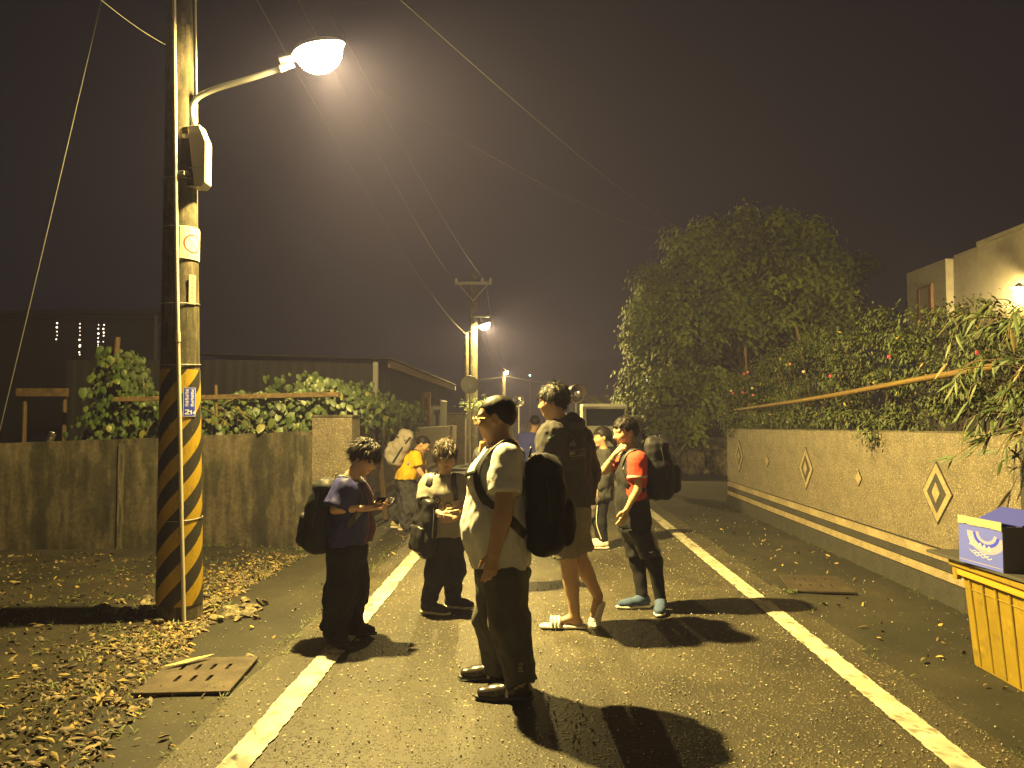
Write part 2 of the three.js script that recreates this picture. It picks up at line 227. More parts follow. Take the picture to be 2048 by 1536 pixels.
{ // the lit street lamp on the striped pole
  const t = thing('street_lamp', 'brightly lit street lamp on a bent arm fixed to the striped pole', 'street lamp', [-2.54, 3.24, -5.71]);
  part('arm', merged([tube([[-0.015, 0.42, 0], [-0.05, 0.52, 0], [-0.06, 0.62, 0], [-0.02, 0.7, -0.005], [0.1, 0.77, -0.02], [0.36, 0.87, -0.06], [0.6, 0.97, -0.1]], 0.022, 48, 12), rod([0.58, 0.96, -0.095], [0.68, 1.01, -0.115], 0.028)]), M.galv, t);
  lampHead(t, [0.87, 1.12, -0.14], 0.05, 0.3, LAMP_CANDELA);
  const s = new THREE.Shape(); [[-0.06, 0], [0.045, 0], [0.07, 0.03], [0.07, 0.34], [0.02, 0.46], [-0.06, 0.46]].forEach(([x, y]) => s.lineTo(x, y));
  const b = part('ballast_box', new THREE.ExtrudeGeometry(s, { depth: 0.1, bevelEnabled: true, bevelSize: 0.008, bevelThickness: 0.008, bevelSegments: 2 }).translate(0, 0, -0.05), std({ color: rgb(0.45, 0.43, 0.36), roughness: 0.45, metalness: 0.2 }), t);
  for (const y of [0.1, 0.38]) part('bracket', new THREE.BoxGeometry(0.05, 0.03, 0.14).translate(-0.075, y, 0), M.galv, b);
  part('lid_seam', new THREE.BoxGeometry(0.118, 0.004, 0.122).translate(0.008, 0.14, 0), M.steel, b);
}
// yellow and black warning sleeve: a printed helical sheet
const sleeveTex = canvasTex(512, 1024, (c, w, h) => { c.fillStyle = '#a58814'; c.fillRect(0, 0, w, h); c.fillStyle = '#26241f'; for (let k = -3; k < 11; k++) { const y = k * 160; c.beginPath(); c.moveTo(0, y + 320); c.lineTo(w, y - 320); c.lineTo(w, y - 240); c.lineTo(0, y + 400); c.fill(); }
  for (let i = 0; i < 2600; i++) { c.fillStyle = rnd() < 0.5 ? 'rgba(50,42,22,0.22)' : 'rgba(130,112,70,0.14)'; c.fillRect(rnd() * w, rnd() * h, 1 + rnd() * 3, 3 + rnd() * 30); }
  for (let i = 0; i < 26; i++) { c.fillStyle = 'rgba(105,95,70,0.75)'; c.beginPath(); let x = rnd() * w, y = rnd() * h; c.moveTo(x, y); for (let k = 0; k < 6; k++) c.lineTo(x + gauss() * 26, y + gauss() * 34); c.fill(); } });
M.sleeve = std({ map: sleeveTex, roughness: 0.55 });
const [poleX, poleZ] = [-2.64, -5.75];
const poleAt = (y) => [-0.016 * y, 0.163 - 0.0132 * y]; // the pole leans a little to the left and tapers
{
  const p = thing('utility_pole', 'tall concrete utility pole with yellow and black warning sleeve carrying the lit lamp', 'utility pole', [poleX, 0, poleZ]);
  const leaning = (y0, y1, grow, seg = 40, open = false) => { const g = new THREE.CylinderGeometry(1, 1, 1, seg, 20, open), q = g.attributes.position; for (let i = 0; i < q.count; i++) { const y = y0 + (y1 - y0) * (q.getY(i) + 0.5), [x, r] = poleAt(y); q.setXYZ(i, x + q.getX(i) * (r + grow), y, q.getZ(i) * (r + grow)); } g.computeVertexNormals(); return g; };
  part('shaft', metreUV(leaning(-0.1, 7.4, 0)), M.poleConc, p);
  part('warning_sleeve', leaning(0.12, 1.86, 0.004, 48, true), M.sleeve, p);
  const on = (y, a, off) => { const [x, r] = poleAt(y); return [x + Math.sin(a) * (r + off), y, Math.cos(a) * (r + off)]; };
  part('conduit', tube([0, 0.3, 0.8, 1.4, 2, 2.6, 3.2, 3.6, 4, 4.6, 5.5, 7].map((y) => on(y, 0.6 - 0.13 * y + 0.02 * n3(y * 1.3, 2, 2), 0.016 + 0.004 * n3(y, 5, 1))), 0.0145, 110, 10), M.pvc, p);
  part('conduit_coupling', rod(on(2.06, 0.335, 0.016), on(2.13, 0.325, 0.016), 0.0185, 0.0185, 12), M.pvc, p);
  part('cable', tube([3.68, 3.9, 4.3, 5.5, 7].map((y) => on(y, 1.5, 0.012)), 0.009, 30, 8), M.pvc, p);
  for (const y of [0.75, 1.9, 2.36, 2.94, 3.31]) { const [x, r] = poleAt(y); part('tie_wire', new THREE.TorusGeometry(r + 0.006, 0.0035, 5, 48).rotateX(Math.PI / 2 + 0.06).translate(x, y, 0), M.steel, p); }
  part('clamp', box(0.06, 0.035, 0.03, ...on(3.33, 0.45, 0.012)), M.galv, p);
  // signs wired to the pole
  const curved = (w, h, y, a0, tex, mat = {}) => { const r = poleAt(y)[1] + 0.012; const g = new THREE.CylinderGeometry(r, r, h, 16, 1, true, a0, w / r); return [g, std({ map: tex, roughness: 0.5, side: THREE.DoubleSide, ...mat })]; };
  const stroke = (c, pts) => { c.beginPath(); pts.forEach(([x, y], i) => (i ? c.lineTo(x, y) : c.moveTo(x, y))); c.stroke(); };
  const noParking = canvasTex(256, 320, (c, w, h) => { c.fillStyle = '#c9c2b0'; c.fillRect(0, 0, w, h); c.strokeStyle = '#b8402c'; c.lineWidth = 17; c.beginPath(); c.arc(128, 165, 88, 0, 7); c.stroke(); c.strokeStyle = '#4b4034'; c.lineWidth = 7; stroke(c, [[70, 105], [190, 228]]);
    c.lineWidth = 6; c.strokeStyle = '#5b4f42'; stroke(c, [[105, 190], [118, 196]]); stroke(c, [[100, 212], [124, 210]]); stroke(c, [[150, 130], [172, 126]]); stroke(c, [[152, 148], [170, 150]]);
    c.strokeStyle = '#8c4436'; c.lineWidth = 5; for (const x of [58, 148]) { stroke(c, [[x, 24], [x + 34, 24]]); stroke(c, [[x + 5, 38], [x + 30, 38]]); stroke(c, [[x + 17, 16], [x + 17, 54]]); stroke(c, [[x + 4, 54], [x + 32, 50]]); } for (const x of [58, 148]) { stroke(c, [[x, 280], [x + 34, 280]]); stroke(c, [[x + 8, 268], [x + 8, 306]]); stroke(c, [[x + 28, 268], [x + 28, 306]]); stroke(c, [[x, 300], [x + 36, 300]]); } }, true, false);
  single('notice_plate', ...curved(0.2, 0.24, 2.81, 0.38, noParking), 'white notice with a red prohibition circle wrapped round the lamp pole', 'sign', [poleX + poleAt(2.81)[0], 2.81, poleZ]);
  const tagTex = canvasTex(64, 256, (c, w, h) => { c.fillStyle = '#b3aa94'; c.fillRect(0, 0, w, h); c.strokeStyle = '#6d6350'; c.lineWidth = 5; for (let i = 0; i < 5; i++) { const y = 30 + i * 42; stroke(c, [[16, y], [46, y - 4]]); stroke(c, [[30, y - 12], [28, y + 18]]); stroke(c, [[18, y + 16], [44, y + 14]]); } }, true, false);
  single('number_tag', ...curved(0.06, 0.22, 2.46, 0.85, tagTex), 'narrow white tag with faded characters below the red circle notice', 'sign', [poleX + poleAt(2.46)[0], 2.46, poleZ]);
  const blue = canvasTex(128, 384, (c, w, h) => { c.fillStyle = '#2f3fc0'; c.fillRect(0, 0, w, h); c.strokeStyle = '#d9d6cf'; c.lineWidth = 5; c.strokeRect(5, 5, w - 10, h - 10); c.lineWidth = 6;
    for (const x of [20, 74]) for (let i = 0; i < 6; i++) { const y = 24 + i * 39, k = (i * 7 + x) % 4; stroke(c, [[x, y + 4], [x + 34, y + 4]]); stroke(c, [[x + 4, y + 27], [x + 32, y + 27]]); stroke(c, [[x + 17, y], [x + 17, y + 30]]); if (k < 2) stroke(c, [[x + 3, y + 14], [x + 31, y + 14]]); if (k % 2) stroke(c, [[x + 4, y + 4], [x + 4, y + 27]]); else stroke(c, [[x + 30, y + 12], [x + 20, y + 30]]); }
    c.fillStyle = '#e4e1da'; c.font = 'bold 92px sans-serif'; c.fillText('2', 14, 356); c.font = 'bold 76px sans-serif'; c.fillText('14', 56, 356); c.fillRect(0, 0, 0, 0); }, true, false);
  single('address_plate', ...curved(0.1, 0.215, 1.615, 0.55, blue), 'small blue address plate with white characters on the striped sleeve', 'sign', [poleX + poleAt(1.615)[0], 1.615, poleZ]);
}
// farther lamps down the lane
function farPole(pos, h, r, label, cross) {
  const p = thing('utility_pole', label, 'utility pole', pos); part('shaft', metreUV(cyl(r * 0.7, r, h, 16, 0, h / 2 - 0.05, 0)), M.poleConc, p);
  if (cross) { part('crossarm', metreUV(new THREE.BoxGeometry(1.25, 0.09, 0.09).translate(0, h - 0.35, 0.1)), M.steel, p); for (const x of [-0.58, 0.58, 0.3]) part('insulator', cyl(0.035, 0.05, 0.13, 10, x, h - 0.24, 0.1), M.pvc, p);
    part('brace', merged([rod([0.5, h - 0.38, 0.12], [0, h - 0.95, 0.12], 0.015), rod([-0.5, h - 0.38, 0.12], [0, h - 0.95, 0.12], 0.015)]), M.steel, p); part('lower_arm', metreUV(new THREE.BoxGeometry(0.6, 0.05, 0.05).translate(0.25, h - 1.5, 0.1)), M.steel, p); }
  return p;
}
farPole([-2.02, 0, -26], 6.4, 0.17, 'far utility pole with a crossarm and insulators beyond the gate post', true);
farPole([-2.24, 0, -25.6], 4.35, 0.12, 'shorter pole carrying the second lit lamp, next to the crossarm pole', false);
farPole([-2.08, 0, -55], 5, 0.17, 'farthest pale utility pole down the lane', false);
{
  const a = thing('street_lamp', 'second street lamp, lit, on the shorter pole down the lane', 'street lamp', [-2.24, 4.3, -25.6]);
  part('arm', tube([[0, -0.2, 0], [0.02, 0.02, 0.03], [0.2, 0.1, 0.06], [0.36, 0.2, 0.1]], 0.025, 20, 8), M.galv, a); lampHead(a, [0.62, 0.28, 0.12], 0, 0.35, 340, 1, M.glowFar);
  const b = thing('street_lamp', 'farthest lit street lamp, small above the farthest pole', 'street lamp', [-2.08, 4.5, -55]);
  part('arm', tube([[0, -0.1, 0.1], [0.02, 0.1, 0.3], [0.12, 0.2, 0.5]], 0.03, 12, 8), M.galv, b); lampHead(b, [0.2, 0.22, 0.7], -1.2, 0.2, 150, 1, M.glowFar);
  // the next lamp of the row stands behind the photographer and fills the near sides with weak light
  farPole([-2.6, 0, 15.5], 5.6, 0.14, 'utility pole of the lamp behind the viewer', false);
  const c = thing('street_lamp', 'lit street lamp behind the viewer, outside the picture', 'street lamp', [-2.6, 4.3, 15.5]);
  part('arm', tube([[0, -0.2, 0], [0.05, 0.1, 0], [0.3, 0.3, 0], [0.7, 0.42, 0]], 0.022, 20, 8), M.galv, c); lampHead(c, [1, 0.5, 0], 0, 0.2, LAMP_CANDELA * 0.3);
}
// overhead wires
const sag = (a, b, s, n = 14) => { const o = []; for (let i = 0; i <= n; i++) { const t = i / n; o.push([a[0] + (b[0] - a[0]) * t, a[1] + (b[1] - a[1]) * t - s * 4 * t * (1 - t), a[2] + (b[2] - a[2]) * t]); } return o; };
const wires = [
  [[-2.4, 6.3, -5.7], [-1.55, 6.05, -25.9], 0.35, 0.0035, 'overhead wire from the lamp pole to the right end of the crossarm'],
  [[-2.5, 6.1, -5.7], [-2.6, 6.05, -25.9], 0.3, 0.0035, 'overhead wire from the lamp pole to the left end of the crossarm'],
  [[-2.5, 5.4, -5.7], [-2.24, 4.3, -25.6], 0.4, 0.0035, 'lower overhead wire ending at the second lamp pole'],
  [[-1.6, 6.05, -26], [-1.95, 4.9, -55], 0.7, 0.012, 'overhead wire between the crossarm and the farthest pole, highest one'],
  [[-1.8, 5.0, -26], [-2, 4.75, -55], 0.6, 0.012, 'overhead wire between the crossarm pole and the farthest pole, middle one'],
  [[-1.9, 4.7, -26], [-2, 4.6, -55], 0.7, 0.012, 'overhead wire between the crossarm pole and the farthest pole, lowest one'],
  [[-2.05, 4.5, -55], [6.5, 4.2, -58], 0.4, 0.014, 'wire running right from the farthest pole'],
  [[-2.05, 4.4, -55], [-9, 4.6, -54], 0.3, 0.014, 'wire running left from the farthest pole'],
  [[-0.74, 3.84, -4.2], [4.65, 6.76, -22], 0.22, 0.0022, 'overhead wire slanting right from above the lamp towards the round tree'],
  [[-1.28, 4.2, -6.2], [4.76, 6.74, -22.2], 0.35, 0.003, 'thin overhead wire running right from behind the lamp towards the round tree'],
  [[-2.95, 4.35, -5], [-2.76, 4.3, -5.6], 0.02, 0.0025, 'wire at the upper left of the lamp pole'],
];
for (const [a, b, s, r, l] of wires) single('overhead_wire', tube(sag(a, b, s), r, 40, 5), M.wire, l, 'wire', null, 'overhead wires');
single('guy_wire', tube(sag([-3.32, 5.7, -6], [-4.6, 0.02, -6.1], 0.06), 0.005, 30, 5), M.wire, 'loose wire hanging down steeply at far left of the lamp pole', 'wire', null, 'overhead wires');
// round traffic mirrors on posts
function trafficMirror(pos, h, r, yaw, back, label) {
  const t = thing('traffic_mirror', label, 'traffic mirror', pos, 'round traffic mirrors', 0);
  part('post', cyl(0.03, 0.035, h, 12, 0, h / 2, 0), M.galv, t);
  const dish = []; for (let i = 0; i <= 10; i++) { const q = i / 10; dish.push(new THREE.Vector2(q * r, 0.1 * r * 2.2 * (1 - q * q))); }
  const m = part('mirror_dish', new THREE.LatheGeometry(dish, 32).rotateX(Math.PI / 2), back ? M.steel : std({ color: rgb(0.75, 0.75, 0.72), metalness: 1, roughness: 0.08, side: THREE.DoubleSide }), t);
  m.position.set(0, h, 0.08); m.rotation.y = yaw; part('rim', new THREE.TorusGeometry(r, 0.035 * r * 2, 8, 36), std({ color: back ? rgb(0.3, 0.28, 0.24) : rgb(0.3, 0.22, 0.14), roughness: 0.5 }), m);
  part('hood', new THREE.CylinderGeometry(r * 1.05, r * 1.05, 0.2, 24, 1, true, -Math.PI / 2, Math.PI).rotateX(Math.PI / 2).rotateZ(Math.PI).translate(0, 0, 0.06), std({ color: rgb(0.32, 0.26, 0.17), roughness: 0.5, side: THREE.DoubleSide }), m);
}
trafficMirror([1.05, 0, -19], 2.08, 0.22, 0.35, false, 'nearest round traffic mirror, beside the head of the man in the hoodie');
trafficMirror([-0.55, 0, -30], 2.13, 0.2, -0.2, false, 'small round traffic mirror on a thin post, right of the short-haired head');
trafficMirror([-1.97, 0, -24], 2.52, 0.27, 3.3, true, 'large round traffic mirror seen from behind, in front of the far gate post');
// ---------- foliage tools ----------
function leafGeo(L, W, fold, droop, heart = 0) { // a leaf lying from the origin towards +y, face to +z
  const rows = [[0, heart ? 0.5 : 0.02], [0.12, heart ? 0.9 : 0.45], [0.4, 1], [0.72, 0.68], [1, 0]], pos = [], idx = [];
  for (const [t, w] of rows) { const y = L * t, z = -droop * L * t * t, yy = heart && t === 0 ? -0.1 * L : y; pos.push(-W * w / 2, yy, z - fold * W * w, 0, y, z, W * w / 2, yy, z - fold * W * w); }
  for (let i = 0; i < rows.length - 1; i++) { const a = i * 3; idx.push(a, a + 1, a + 3, a + 1, a + 4, a + 3, a + 1, a + 2, a + 4, a + 2, a + 5, a + 4); }
  const g = new THREE.BufferGeometry(); g.setAttribute('position', new THREE.Float32BufferAttribute(pos, 3)); g.setIndex(idx); g.computeVertexNormals(); return g;
}
const leafMat = (r, g, b, rough = 0.5) => std({ color: rgb(r, g, b), roughness: rough, side: THREE.DoubleSide });
const _m = new THREE.Matrix4(), _q = new THREE.Quaternion(), _e = new THREE.Euler(), _s = new THREE.Vector3(), _p = new THREE.Vector3();
function aim(n, tip, roll) { // rotation whose +z is the leaf's face n and whose +y leans to tip
  const z = new THREE.Vector3(...n).normalize(), y = new THREE.Vector3(...tip); y.addScaledVector(z, -y.dot(z)).normalize(); const x = new THREE.Vector3().crossVectors(y, z); return new THREE.Quaternion().setFromRotationMatrix(new THREE.Matrix4().makeBasis(x, y, z)).multiply(new THREE.Quaternion().setFromAxisAngle(new THREE.Vector3(0, 0, 1), roll));
}
function mass(name, geo, mat, list, parent) { // list: [position, quaternion, scale, colour]
  const m = new THREE.InstancedMesh(geo, mat, list.length); m.name = name; m.userData.kind = 'stuff'; shade(m);
  list.forEach(([p, q, s, c], i) => { m.setMatrixAt(i, _m.compose(_p.set(...p), q, _s.setScalar(s))); m.setColorAt(i, c); }); parent.add(m); return m;
}
const tint = (r, g, b, v = 0.35) => { const k = 1 + v * gauss(), h = 0.12 * gauss(); return rgb(Math.max(0.004, r * k * (1 + h)), Math.max(0.004, g * k), Math.max(0.002, b * k * (1 - h))); };
const W1 = std({ color: rgb(1, 1, 1), roughness: 0.66, side: THREE.DoubleSide });
const bark = std({ color: rgb(0.09, 0.07, 0.045), roughness: 0.95 });
const stick = std({ color: rgb(0.16, 0.12, 0.06), roughness: 0.85 });

// ---------- vines over the left walls ----------
const vineGeos = [leafGeo(0.1, 0.085, 0.12, 0.25, 1), leafGeo(0.085, 0.075, 0.2, 0.4, 1), leafGeo(0.115, 0.09, 0.08, 0.15, 1), leafGeo(0.07, 0.06, 0.15, 0.3, 1)];
const vineMats = [leafMat(0.062, 0.098, 0.022), leafMat(0.045, 0.075, 0.018), leafMat(0.09, 0.12, 0.028, 0.45), leafMat(0.034, 0.055, 0.014), leafMat(0.15, 0.15, 0.035)];
function vine(label, base, top, n, nStuff, sample) {
  const t = thing('climbing_vine', label, 'vine', base, 'vines over the left walls');
  for (let i = 0; i < 9; i++) { const [p] = sample(), [q] = sample(); part('stem', tube([[p[0] * 0.6, 0.2, p[2] - 0.1], [p[0], p[1] * 0.7, p[2]], [(p[0] + q[0]) / 2, (p[1] + q[1]) / 2 + 0.12, p[2] - 0.04], q], 0.006, 16, 5), stick, t); }
  for (let i = 0; i < n; i++) { const [p, nn] = sample(true), l = part('leaf', vineGeos[i % 4], vineMats[rnd() < 0.06 ? 4 : Math.floor(rnd() * 4)], t); l.position.set(...p); l.quaternion.copy(aim([nn[0] + 0.5 * gauss(), nn[1] + 0.45 * gauss(), nn[2] + 0.4 * gauss()], [0.35 * gauss(), -1, 0.3], 0.45 * gauss())); l.scale.setScalar(rr(0.5, 1.1)); }
  const list = []; for (let i = 0; i < nStuff; i++) { const [p, nn] = sample(false); list.push([p, aim([nn[0] + 0.9 * gauss(), nn[1] + 0.8 * gauss(), nn[2] + 0.7 * gauss()], [0.5 * gauss(), -1, 0.3], gauss()), rr(0.6, 1.15), tint(0.042, 0.065, 0.016)]); }
  mass('leaf_mass', vineGeos[1], W1, list, t); return t;
}
const bumps = (x) => 0.12 * n3(x * 2.1, 5, 1) + 0.08 * n3(x * 5.3, 9, 2);
// left clump round the wooden post: a steep heap
vine('climbing vine heaped over the dark post at the far left of the concrete wall', [-4.85, 0, -9.1], 0, 280, 1300, (front) => { const u = gauss() * 0.42, hmax = 1.35 + 0.95 * Math.exp(-(((u + 0.12) / 0.32) ** 2)) + 0.22 * Math.exp(-(((u - 0.5) / 0.25) ** 2)) + bumps(u), y = front ? hmax - (hmax - 1.3) * rnd() ** 1.2 : hmax - (hmax - 1.2) * rnd(); return [[u, y, (front ? 0.22 : rr(-0.4, 0.18)) + 0.1 * gauss()], [-0.1, 0.5, 1]]; });
vine('climbing vine trailing along the top of the concrete wall below the wooden rail', [-3.35, 0, -8.95], 0, 300, 1500, (front) => { const u = rr(-0.95, 0.95), hmax = 1.72 + 0.12 * sstep(-0.2, 0.9, u) + bumps(u * 2), y = front ? 1.33 + (hmax - 1.33) * rnd() ** 0.9 : 1.25 + (hmax - 1.25) * rnd(); return [[u, y, (front ? 0.16 : rr(-0.4, 0.1)) + 0.08 * gauss()], [0.1, 0.45, 1]]; });
vine('thick climbing vine spilling over the gate post and the roadside wall', [-2.6, 0, -9.4], 0, 300, 2600, (front) => { const v = rnd() ** 1.3, z = -0.2 - 6.2 * v, along = front ? z : z + 0.3 * gauss(), hmax = 1.98 - 0.25 * v + bumps(z * 1.3) * 1.4, lo = 1.02 + 0.5 * Math.abs(n3(z * 1.1, 2, 8)), y = lo + (hmax - lo) * (front ? rnd() : rnd()), bulge = 0.3 * Math.sin(clamp((y - 1) / 1, 0, 1) * 2.6); return [[bulge + (front ? 0.12 : rr(-0.7, 0.05)) + 0.05 * gauss() - (z > -0.4 ? 0.25 : 0), y, along + 0.15], [0.8, 0.5, 0.8]]; });
vine('climbing vine heaped above the concrete wall just left of the gate post', [-2.55, 0, -9.15], 0, 240, 1000, (front) => { const u = gauss() * 0.34, hmax = 1.95 - 0.3 * Math.abs(u) + bumps(u * 3), y = 1.4 + (hmax - 1.4) * rnd(); return [[u, y, (front ? 0.15 : rr(-0.5, 0.1)) + 0.07 * gauss()], [0.3, 0.5, 1]]; });
// wooden rails and stakes among the vines
const timber = (L, w, h) => metreUV(new RoundedBoxGeometry(L, h, w, 1, 0.006));
{ const pale = std({ map: M.wood.map, color: rgb(1.5, 1.6, 1.7), roughness: 0.8 });
  single('wooden_rail', timber(2.6, 0.05, 0.055).rotateZ(0.022), pale, 'long pale wooden rail above the concrete wall', 'rail', [-3.51, 1.735, -8.72]);
  single('wooden_rail', timber(0.62, 0.06, 0.1), M.wood, 'short dark board at the far left above the concrete wall', 'rail', [-5.9, 1.8, -9.1]);
  for (const [x, l] of [[-6.15, 'left'], [-5.66, 'right']]) single('wooden_stake', cyl(0.025, 0.03, 1.86, 8, 0, 0.9, 0), M.wood, l + ' stake holding up the short dark board at the far left', 'post', [x, 0, -9.16]);
  single('wooden_stake', cyl(0.03, 0.035, 1.35, 10, 0, 0, 0).rotateZ(-0.06), M.wood, 'broken wooden post sticking out of the left vine heap', 'post', [-4.98, 1.78, -9]);
  single('wooden_stake', cyl(0.018, 0.022, 0.75, 8, 0, 0, 0).rotateZ(0.04), pale, 'thin stake tied under the long pale rail', 'post', [-3.63, 1.5, -8.75]);
  for (let i = 0; i < 5; i++) { const x = -4.5 + i * 0.28; single('dry_twig', tube([[x, 1.25, -8.75], [x + 0.15, 1.45 + 0.1 * (i % 2), -8.72], [x + 0.34 - 0.1 * i, 1.62, -8.74], [x + 0.5, 1.5 - 0.05 * i, -8.73]], 0.005, 18, 5), stick, ['first', 'second', 'third', 'fourth', 'fifth'][i] + ' dry twig from the left in the gap under the long rail', 'twig', null, 'dry twigs above the concrete wall'); }
  const can = thing('tin_can', 'shiny tin can hanging tilted above the left end of the concrete wall', 'can', [-5.43, 1.28, -8.55]); const cm = std({ color: rgb(0.7, 0.68, 0.62), metalness: 1, roughness: 0.25, side: THREE.DoubleSide });
  const cb = part('can_body', merged([new THREE.CylinderGeometry(0.042, 0.042, 0.1, 24, 1, true), ...[-0.048, 0, 0.048].map((y) => new THREE.TorusGeometry(0.0425, 0.002, 5, 24).rotateX(Math.PI / 2).translate(0, y, 0))]), cm, can); cb.rotation.z = -0.45; part('can_end', new THREE.CircleGeometry(0.042, 24).rotateX(-Math.PI / 2).translate(0, 0.046, 0), cm, cb);
}
// ---------- hedge of flowering shrubs behind the garden wall ----------
const azGeo = leafGeo(0.046, 0.017, 0.18, 0.3);
const petal = leafGeo(0.04, 0.03, 0.1, 0.3);
const pink = [leafMat(0.62, 0.1, 0.16, 0.6), leafMat(0.7, 0.25, 0.25, 0.6)], pale = leafMat(0.7, 0.6, 0.4);
function flower(parent, p, m) { const f = part('blossom', merged([0, 1, 2, 3, 4].map((k) => petal.clone().rotateX(-0.75).rotateZ(k * 1.2566))), m, parent); f.position.set(...p); f.quaternion.copy(aim([-0.7 + 0.4 * gauss(), 0.4, 0.6], [0, 1, 0], gauss())); }
const shrubs = [[-13.1, 4.1, 2.35, 0.75, 'low at the far end of the wall'], [-11.5, 4.2, 2.6, 0.95, 'pinkest, second from the far end'], [-9.7, 4.3, 2.72, 1.05, 'tallest, over the middle diamond'], [-7.9, 4.35, 2.55, 1.0, 'dark and plain, over the small near diamond'], [-6.2, 4.4, 2.42, 0.95, 'nearest, behind the bamboo leaves']];
shrubs.forEach(([z, x, h, r, l], k) => {
  const t = thing('flowering_shrub', 'flowering shrub in the hedge, ' + l, 'shrub', [x, 0, z], 'hedge behind the garden wall');
  const tips = [];
  for (let i = 0; i < 22; i++) { const a = rnd() * 6.28, rad = r * Math.sqrt(rnd()), p = [Math.cos(a) * rad * 0.8, 1.5 + (h - 1.5) * (0.25 + 0.75 * rnd()) - 0.25 * rad, Math.sin(a) * rad * 1.15]; tips.push(p); if (i < 12) part('branch', tube([[p[0] * 0.1, 0.2, p[2] * 0.1], [p[0] * 0.5, p[1] * 0.6, p[2] * 0.45], p], 0.009, 10, 5), bark, t); }
  for (let i = 0; i < 16; i++) { const zz = rr(-1, 1) * r * 1.05; tips.push([-0.72 + 0.12 * gauss(), rr(1.42, 1.62) + (k > 3 ? 0.1 : 0), zz]); tips.push([-0.6 + 0.15 * gauss(), rr(1.75, h - 0.2), zz + 0.3 * gauss()]); tips.push([-0.3 + 0.2 * gauss(), rr(h - 0.35, h), zz]); }
  if (k === 3) tips.push([-1.06, 1.36, 0.3], [-1.07, 1.3, 0.33]); if (k === 0) tips.push([-0.78, 1.3, 0.2], [-0.78, 1.27, -0.05]);
  const list = []; for (const p of tips) for (let j = 0; j < 95; j++) { const d = [gauss(), gauss(), gauss()], s = 0.16; list.push([[p[0] + d[0] * s, p[1] + d[1] * s * 0.8, p[2] + d[2] * s], aim([d[0] - 0.3, d[1] + 0.6, d[2] + 0.2], [d[0], 0.6 + 0.4 * gauss(), d[2]], gauss() * 0.5), rr(0.7, 1.35), rnd() < 0.02 ? rgb(0.25, 0.2, 0.05) : tint(0.045, 0.06, 0.014, 0.45)]); }
  mass('foliage', azGeo, W1, list, t);
  const nf = [2, 5, 3, 1, 1][k]; for (let i = 0; i < nf; i++) flower(t, [-0.85 + 0.08 * gauss(), rr(1.85, h - 0.35), rr(-0.8, 0.8) * r], rnd() < 0.75 ? pink[i % 2] : pale);
});
// bamboo rail and stakes of the hedge
const bambooMat = std({ map: rep(soilTex, 3), color: rgb(6, 4.6, 2.2), roughness: 0.65 });
function bambooPole(name, pts, r, label, group) { const g = [tube(pts, r, 40, 10)], c = new THREE.CatmullRomCurve3(pts.map((p) => new THREE.Vector3(...p))), n = Math.round(c.getLength() / 0.32); for (let i = 1; i < n; i++) { const p = c.getPointAt(i / n), d = c.getTangentAt(i / n), q = new THREE.TorusGeometry(r, r * 0.16, 5, 14); q.applyQuaternion(new THREE.Quaternion().setFromUnitVectors(new THREE.Vector3(0, 0, 1), d)); g.push(q.translate(p.x, p.y, p.z)); } const th = thing(name, label, 'bamboo pole', [0, 0, 0], group); part('culm', g[0], bambooMat, th); for (const q of g.slice(1)) part('node_ring', q, bambooMat, th); return th; }
bambooPole('bamboo_rail', [[3.42, 1.62, -13.2], [3.4, 1.68, -11], [3.38, 1.74, -9], [3.4, 1.83, -7], [3.42, 1.88, -5.75]], 0.026, 'long bamboo rail tied along the front of the flowering hedge');
bambooPole('bamboo_stake', [[3.75, 1.2, -13.4], [3.7, 2.72, -13.5]], 0.016, 'upright bamboo stake at the far end of the hedge', 'upright stakes in the hedge');
bambooPole('bamboo_stake', [[4.35, 1.6, -12.2], [4.22, 2.95, -12.4]], 0.018, 'tilted bamboo stake rising from the middle of the hedge', 'upright stakes in the hedge');
